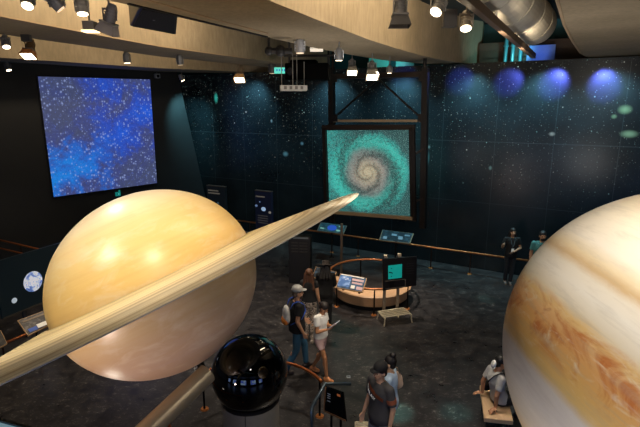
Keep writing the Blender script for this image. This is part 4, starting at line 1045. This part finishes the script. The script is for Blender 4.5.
# backpack, worn
Wd, Qm = P['Wd'], P['Q']
bc = Wd((0, -.205, 1.22)); bo = thing('backpack', 'white and orange backpack with a blue strap on the man in the grey cap', 'backpack', bc)
b = MB(); b.ball(bc, (.135, .07, .19), 20, Qm); b.ball(bc-V((0, 0, .06)), (.14, .075, .145), 20, Qm); b.build('bag_body', M('#c9c9c4', .7), bo, remesh=.012)
b = MB(); b.ball(bc-Qm@V((0, .025, .12)), (.135, .075, .095), 18, Qm); b.build('lower_pocket', M('#d07a2c', .7), bo, remesh=.012)
for sx in (-1, 1):
    b = MB(); b.path([Wd((sx*.11, -.16, 1.36)), Wd((sx*.125, -.10, 1.475)), Wd((sx*.125, .0, 1.505)), Wd((sx*.125, .115, 1.42)), Wd((sx*.135, .135, 1.30)), Wd((sx*.165, .05, 1.16)), Wd((sx*.13, -.16, 1.05))], (.019, .006), 10); b.build('strap', M('#2c55b8', .7), bo, smooth=True)

# long haired woman
t = NT('patterned cloth'); f = t.noise(t.coord(), 15, 4, .6, 1.0); t.set(base=t.ramp(f, [(.38, '#1c1816'), (.46, '#8a7d70'), (.54, '#b8aa9c'), (.62, '#3a302a')]), rough=.85)
p = fl(309.5, 339.5)
P = person('woman with long brown hair, black top and patterned trousers, seen from behind', p, R(-12), 1.70, dict(elL=(-.2, -.03, 1.14), wrL=(-.22, .05, .9), elR=(.21, -.03, 1.14), wrR=(.24, .04, .9), knL=(-.09, .05, .5), anL=(-.09, .04, .085), anR=(.09, -.12, .085), knR=(.09, .0, .5)),
           sk='#b58a6a', hair='#573722', hair_kind='longback', top='#0f0f11', bot_mat=t.m, female=True, hem=.98, sleeve=.35, shoes='#8a7f76')
# hat wearer
p = fl(325.5, 328)
P = person('person in a dark wide-brimmed hat and long black clothes before a reading panel', p, R(-6), 1.66, dict(elL=(-.22, .05, 1.16), wrL=(-.12, .24, 1.02), elR=(.22, .05, 1.16), wrR=(.12, .24, 1.02)), head_pitch=-18,
           sk='#b58a6a', hair='#17110d', hair_kind='long', top='#0c0c0d', bottom='#0c0c0e', sleeve=1.85, hem=.70, shoes='#5a4a42', build=1.06)
cap(P, '#241c17', kind='hat')
# tablet reader
p = fl(320.5, 376)
P = person('young person in white t-shirt and pale pink shorts walking while reading a tablet', p, R(-122), 1.60,
           STRIDE | dict(knL=(-.09, -.03, .5), anL=(-.09, -.26, .10), knR=(.09, .16, .52), anR=(.09, .21, .085), neck=(0, .03, 1.465), head=(0, .085, 1.60), elL=(-.20, .05, 1.13), wrL=(-.07, .215, 1.20), elR=(.20, .04, 1.13), wrR=(.09, .205, 1.18)),
           head_pitch=-32, sk='#b57f58', hair='#1c1411', hair_kind='pony', top='#dad7d0', bottom='#c9a8a4', legs=.55, shoes='#d08a58', female=True, hem=.95, sleeve=.6,
           hands=dict(L=(.25, 1, .45), R=(-.25, 1, .45)), palm=dict(L=(.2, 0, 1), R=(-.2, 0, 1)), build=1.02)
tc = P['Wd']((.01, .325, 1.285)); to = thing('tablet', 'white tablet held by the young person in the pale pink shorts', 'tablet', tc); q = P['Q'] @ Euler((R(42), 0, 0)).to_matrix()
b = MB(); b.box(tc, (.17, .235, .009), q); b.build('case', M('#d8dade', .4), to, bevel=.003)
b = MB(); b.box(tc+q@V((0, 0, .006)), (.15, .205, .003), q); b.build('screen', M('#9fb2c8', .15, ems=.35), to)

# black capped man
hp = dp(380, 365, 6.2); t_ = fl(381.5, 363, 1.74)
P = person('man in black cap and charcoal t-shirt with a rust stripe and white lettering', (t_.x, t_.y, 0), R(126), 1.74, dict(elL=(-.235, -.02, 1.13), wrL=(-.25, .05, .885), elR=(.225, .0, 1.13), wrR=(.235, .09, .9)),
           sk='#c59a7c', hair='#15100d', top='#403e3e', bottom='#8a8c90', legs=.9, sleeve=.78, shoes='#8a8680', hem=.80, build=1.06)
cap(P, '#0e0e10')
sp = P['spine']; Wd = P['Wd']
def on_shirt(ang, z, off=.0):
    """a point just outside the shirt front at bearing ang from straight ahead"""
    if z > 1.37: rx, ry = .165, .102
    elif z > 1.28: rx, ry = .163, .112
    else: k = (z-1.09)/.19; rx, ry = .138+.025*k, .098+.014*k
    rx = (rx+.021+off)*1.06; ry = (ry+.021+off)*1.06
    return Wd(sp(z)+V((rx*math.sin(ang), ry*math.cos(ang), 0)))
def band(bm_, pts, wd):
    up = V((0, 0, wd/2))
    for (a0, z0), (a1, z1) in zip(pts, pts[1:]):
        for in_ in (0,):
            bm_.poly([on_shirt(a0, z0-wd/2), on_shirt(a1, z1-wd/2), on_shirt(a1, z1+wd/2), on_shirt(a0, z0+wd/2)])
b = MB(); pts = [(-1.15+i*.15, 1.245+.010*i) for i in range(14)]; pts = [(-a, 1.40-.013*i) for i, (a, z) in enumerate(reversed(pts))]
pts = [(.85-i*.135, 1.425-.0115*i) for i in range(14)]
band(b, pts, .055); bmesh.ops.solidify(b.bm, geom=b.bm.faces[:], thickness=-.004); b.build('chest_stripe', M('#8a4a2c', .8), P['o'])
b = MB(); J = P['J']; a_, e_ = J['shL'], J['elL']; m_ = a_.lerp(e_, .52); d_ = (e_-a_).normalized()
b.tube(Wd(m_-d_*.03), Wd(m_+d_*.03), .0685*P['S']*1.04, .068*P['S']*1.04, 20); b.build('sleeve_stripe', M('#8a4a2c', .8), P['o'])
fc = bpy.data.curves.new('lettering', 'FONT'); fc.body = 'MALAY'; fc.size = .085; fc.extrude = .001
fo = bpy.data.objects.new('lettering', fc); C.objects.link(fo); dg = bpy.context.evaluated_depsgraph_get(); lm = bpy.data.meshes.new_from_object(fo.evaluated_get(dg)); bpy.data.objects.remove(fo)
W_ = max(v_.co.x for v_ in lm.vertices)
for v_ in lm.vertices:
    k = v_.co.x/W_; ang_ = .98-k*1.25; zz = 1.335-.10*k+v_.co.y*.85
    q_ = on_shirt(ang_, zz, .006+v_.co.z); v_.co = q_-V(P['o'].location)
lm.materials.clear(); lm.materials.append(M('#e6e6e2', .7, ems=.1)); lo_ = bpy.data.objects.new('lettering', lm); C.objects.link(lo_); lo_.parent = P['o']

# woman behind him
t_ = fl(391.5, 351, 1.70)
P = person('person with dark tied-up hair and pale blue top behind the man in the black cap', (t_.x, t_.y, 0), R(70), 1.62, dict(elR=(.21, .0, 1.13), wrR=(.18, .12, .95), elL=(-.21, .03, 1.13), wrL=(-.16, .16, .98)),
           sk='#c9a080', hair='#120d0b', hair_kind='bun', top='#a9bfd6', bottom='#16181c', female=True, sleeve=.5, shoes='#2a2a2c')
bc = P['Wd']((.235, -.045, 1.20)); bo = thing('shoulder_bag', 'beige shoulder bag carried by the person in the pale blue top', 'bag', bc)
b = MB(); b.ball(bc, (.05, .11, .155), 20, P['Q']); b.ball(bc-V((0, 0, .05)), (.06, .12, .11), 20, P['Q']); b.build('bag_body', M('#b39a84', .75), bo, remesh=.012)
b = MB(); b.path([P['Wd'](x) for x in ((.235, -.12, 1.30), (.2, -.07, 1.44), (.15, -.01, 1.495), (.2, .06, 1.44), (.235, .05, 1.30))], (.016, .006), 8); b.build('strap', M('#9a8069', .7), bo, smooth=True)

# seated visitor on the wooden bench
z = .42
s_ = fl(499, 402, z); pos = (s_.x, s_.y, 0)
k_ = 1.75/1.66
P = person('seated visitor in grey t-shirt with a black shoulder strap, leaning back on both hands', pos, R(-80), 1.66,
           dict(hip=(0, 0, .545), chest=(0, -.10, .86), neck=(0, -.085, 1.06), head=(0, -.03, 1.205), shL=(-.18, -.10, 1.0), shR=(.18, -.10, 1.0), elL=(-.225, -.20, .74), elR=(.225, -.20, .74), wrL=(-.22, -.20, .512), wrR=(.22, -.20, .512),
                hpL=(-.095, .03, .535), hpR=(.095, .03, .535), knL=(-.13, .43, .53), knR=(.13, .43, .53), anL=(-.13, .47, .085), anR=(.13, .47, .085)),
           head_pitch=-15, head_yaw=-10, sk='#b98663', hair='#12100e', top='#b4b3b0', bottom='#111214', legs=.8, sleeve=.7, shoes='#1c1c1e', hem=.90,
           hands=dict(L=(-.4, -1, -.22), R=(.4, -1, -.22)), palm=dict(L=(0, 0, -1), R=(0, 0, -1)))
Wd = P['Wd']; b = MB(); b.path([Wd(x) for x in ((-.12, .02, .80), (-.02, .055, .93), (.10, .02, 1.05), (.125, -.10, 1.085), (.09, -.2, 1.02), (0, -.235, .88), (-.12, -.2, .72), (-.185, -.06, .66), (-.19, .02, .72), (-.12, .02, .80))], (.016, .006), 8); b.build('shoulder_strap', M('#0c0c0d', .7), P['o'], smooth=True)
b = MB(); b.ball(P['h'](0, -.115, -.055), (.06, .042, .075), 14, P['HQ']); P['fin'](b, 'white_hood', M('#e4e2dc', .8), .01)
bc = Wd((-.27, -.06, .60)); bo = thing('small_black_bag', 'small black bag with a white tag beside the seated visitor', 'bag', bc)
b = MB(); b.box(bc, (.09, .17, .15), P['Q']); b.build('bag_body', M('#0e0e10', .6), bo, bevel=.025)
b = MB(); b.box(bc+P['Q']@V((-.05, -.02, .03)), (.008, .03, .05), P['Q']); b.build('white_tag', M('#e0e0e0', .5), bo)

# two attendants by the railing
p = fl(508, 283.5); p.y -= .0
P = person('long haired attendant in black with a white badge, standing before the railing', p, R(172), 1.72, dict(elL=(-.25, .02, 1.15), wrL=(-.03, .19, 1.07), elR=(.27, .05, 1.16), wrR=(.30, .22, 1.27), knL=(-.07, .04, .5), anL=(-.03, .06, .085), anR=(.1, -.02, .085)),
           sk='#b98f72', hair='#1d1512', hair_kind='long', top='#0d0d0f', bottom='#131a22', shoes='#6a6460', sleeve=.6, group='attendants')
Wd = P['Wd']
b = MB(); b.path([Wd(x) for x in ((-.06, .06, 1.475), (-.045, .125, 1.36), (0, .15, 1.16), (.045, .125, 1.36), (.06, .06, 1.475))], (.012, .004), 8); b.build('lanyard', M('#4a5a62', .7), P['o'], smooth=True)
b = MB(); b.box(Wd((0, .165, 1.11)), (.075, .008, .1), P['Q']); b.build('badge', M('#d8dcdc', .5, ems=.1), P['o'])
pp = dp(543, 231, 12.35); 
P = person('bearded attendant in teal shirt with lanyard, half hidden by the banded planet', (pp.x, pp.y, 0), R(168), pp.z/1.0 if 1.6 < pp.z < 1.9 else 1.75, {}, sk='#b98a6a', hair='#1b1411', top='#3f7d7c', bottom='#1a1c22', sleeve=.6, group='attendants', build=1.08)
Wd = P['Wd']
b = MB(); b.path([Wd(x) for x in ((-.06, .06, 1.475), (-.05, .14, 1.36), (0, .165, 1.16), (.05, .14, 1.36), (.06, .06, 1.475))], (.012, .004), 8); b.build('lanyard', M('#20242c', .7), P['o'], smooth=True)
b = MB(); b.ball(P['h'](0, .05, -.075), (.052, .045, .05), 14, P['HQ']); P['fin'](b, 'beard', M('#1f1713', .8), 0)
# ------------------------------------------------------------------ light
w = bpy.data.worlds.new('hall'); SC.world = w; w.use_nodes = True
w.node_tree.nodes['Background'].inputs[0].default_value = (.012, .014, .018, 1); w.node_tree.nodes['Background'].inputs[1].default_value = 1
SC.view_settings.view_transform = 'Standard'; SC.view_settings.look = 'None'
SC.cycles.use_denoising = True
PL_ = (1, .885, .71)
# lights on the ringed planet
spot('planet_key', (-4.2, 3.2, 6.3), SATC, 350, PL_, 60, .6, .12)
spot('planet_key_two', (-1.2, 2.6, 6.3), SATC, 310, PL_, 65, .6, .12)
spot('planet_back', (-4.6, 7.6, 6.3), SATC, 160, PL_, 60, .6, .1)
spot('planet_low_fill', (-3.8, 1.6, 1.0), SATC, 340, (1, .78, .68), 70, .8, .25)  # unseen fill added to lift the planet's lower half
spot('planet_rim', (-3.3, 5.4, .35), SATC-V((0,0,1)), 60, (1, .9, .75), 60, .8, .15)
# lamps on the banded planet
spot('giant_key', (1.8, 1.6, 6.3), JC, 380, (1, .91, .78), 75, .6, .12)
spot('giant_key_two', (4.4, 1.9, 6.3), JC, 290, (1, .9, .76), 80, .6, .12)
spot('giant_low', (1.0, 1.4, .9), JC, 300, (1, .9, .82), 75, .8, .25)
# warm area fills added unseen in the gaps between the beams
def beam_fill(a, b_, e, tilt, w=.35):
    a, b_ = V(a), V(b_); m = (a+b_)/2
    l = bpy.data.lights.new('beam_fill', 'AREA'); l.energy = e; l.color = WARM; l.shape = 'RECTANGLE'; l.size = (b_-a).length; l.size_y = w
    o = bpy.data.objects.new('beam_fill', l); C.objects.link(o); o.location = m
    x = (b_-a).normalized(); side = V((-x.y, x.x, 0))                                   # away from the camera, towards the lit face
    zl = -(side*tilt - V((0, 0, 1))).normalized(); y = zl.cross(x)
    o.rotation_euler = Matrix((x, y, zl)).transposed().to_euler()
beam_fill((.1, 4.6, 7.65), (3.5, 10.9, 7.65), 225, 1.8)
beam_fill((-4.3, 6.6, 7.7), (-2.0, 11.3, 7.7), 165, 1.0)
beam_fill((-8.2, 11.0, 7.65), (-4.2, 16.2, 7.65), 105, .8)
for k in (.35, .8):
    p = fl(478, -30, 7.12).lerp(fl(535, 26, 7.12), k); spot('duct_light', (p.x-.35, p.y-.75, 6.05), p, 130, (1, .82, .58), 100, .9, .08)
# added spots standing in for light the hall throws up to the ceiling
for a, b_, e in (((-3, 5.5, 3.0), (-4, 9, 7), 380), ((3.8, 6.5, 2.8), (3.5, 10, 7), 380), ((0, 9, 2.6), (0, 12, 7), 300)):
    spot('bounce_fill', a, b_, e, (1, .93, .87), 130, 1.0, .6)
# gallery light on floor and visitors
for a, e, ang_ in (((-1.5, 10.6, 6.3), 330, 70), ((1.6, 12.4, 6.3), 620, 42), ((1.2, 7.6, 6.3), 170, 60), ((-4.5, 11.5, 6.3), 200, 80), ((2.6, 7.0, 6.2), 130, 40), ((-5.5, 4.5, 6.2), 150, 90), ((4.5, 11.5, 6.2), 110, 60)):
    spot('gallery_light', a, (a[0]+.2, a[1]-.2, 0), e*2.2, NEUT, ang_, .9, .15)
spot('seat_light', (2.0, 4.4, 4.4), (2.6, 6.5, .6), 70, NEUT, 50, .8, .1)
spot('cap_light', (.3, 4.6, 5.6), (.85, 6.2, 1.3), 170, NEUT, 40, .8, .1)
# washes on the star wall
for px in (250, 330, 400, 470, 540, 610):
    p = BACK.hit(px, 66, .7); q = BACK.hit(px, 120); p.z = 6.35
    spot('wall_wash', p, (q.x, q.y, 4.4), 540, (.34, .72, .85), 110, 1.0, .1)
for px, py, e in ((404, 74, 14), (460, 78, 34), (508, 80, 40), (553, 82, 46), (604, 84, 52)):  # added blue spots imitate display reflections on the glossy wall
    p = BACK.hit(px, 70, 2.3); q = BACK.hit(px, py+3); p.z = 6.36
    spot('blue_reflection_spot', p, q, e*26, (.12, .17, 1), 23, .8, .06)
p = LEFT.hit(186, 72, 1.3); spot('edge_light', (p.x+.1, p.y, 5.95), LEFT.hit(190, 120), 700, (.22, .62, .72), 70, .9, .08)
for px in (390, 520):
    p = PL.hit(px, 60, .9); l = spot('cove_light', (p.x, p.y, 6.6), (p.x, p.y+1.5, 7.3), 55, (.25, .8, .85), 130, 1, .1)
p = PL.hit(545, 55, 1.0); spot('cove_blue', (p.x, p.y, 6.55), (p.x, p.y+1, 6.9), 16, (.2, .35, 1), 90, 1, .1)
# pools of teal light on the floor
for px, py, e in ((396, 412, 60), (455, 412, 30), (486, 299, 12)):
    q = fl(px, py); spot('floor_pool', (q.x+.1, q.y+.2, 5.9), q, e*40, (.25, .9, .8), 7, .9, .05)

spot('pedestal_fill', (.9, 4.2, 2.4), (-1.0, 6.5, .35), 75, NEUT, 24, .8, .1)  # unseen low spot added to brighten the pedestal
spot('ramp_fill', (-8.5, 11.5, 6.3), (-9.6, 14.2, .6), 320, WARM, 50, .8, .1)  # warm spot added to bring out the dark ramp rails
spot('attendant_fill', (4.6, 9.6, 6.3), (6.0, 12.9, 1.2), 150, NEUT, 30, .8, .1)  # extra spot added to brighten the two attendants

spot('balcony_fill', (.4, .2, 6.4), (0, 8, 7.0), 330, (1, .9, .78), 110, 1.0, .2)  # unseen frontal fill added for the lamp housings and beams

spot('visitor_fill', (.6, 5.6, 6.2), (0.0, 8.9, .9), 520, (1, .88, .72), 30, .9, .1)  # extra spot added to lift the dim visitor group
spot('bench_fill', (1.2, 8.4, 6.2), (1.3, 11.6, .5), 380, (1, .82, .6), 30, .9, .1)  # extra warm fill added over the curved bench and its rail
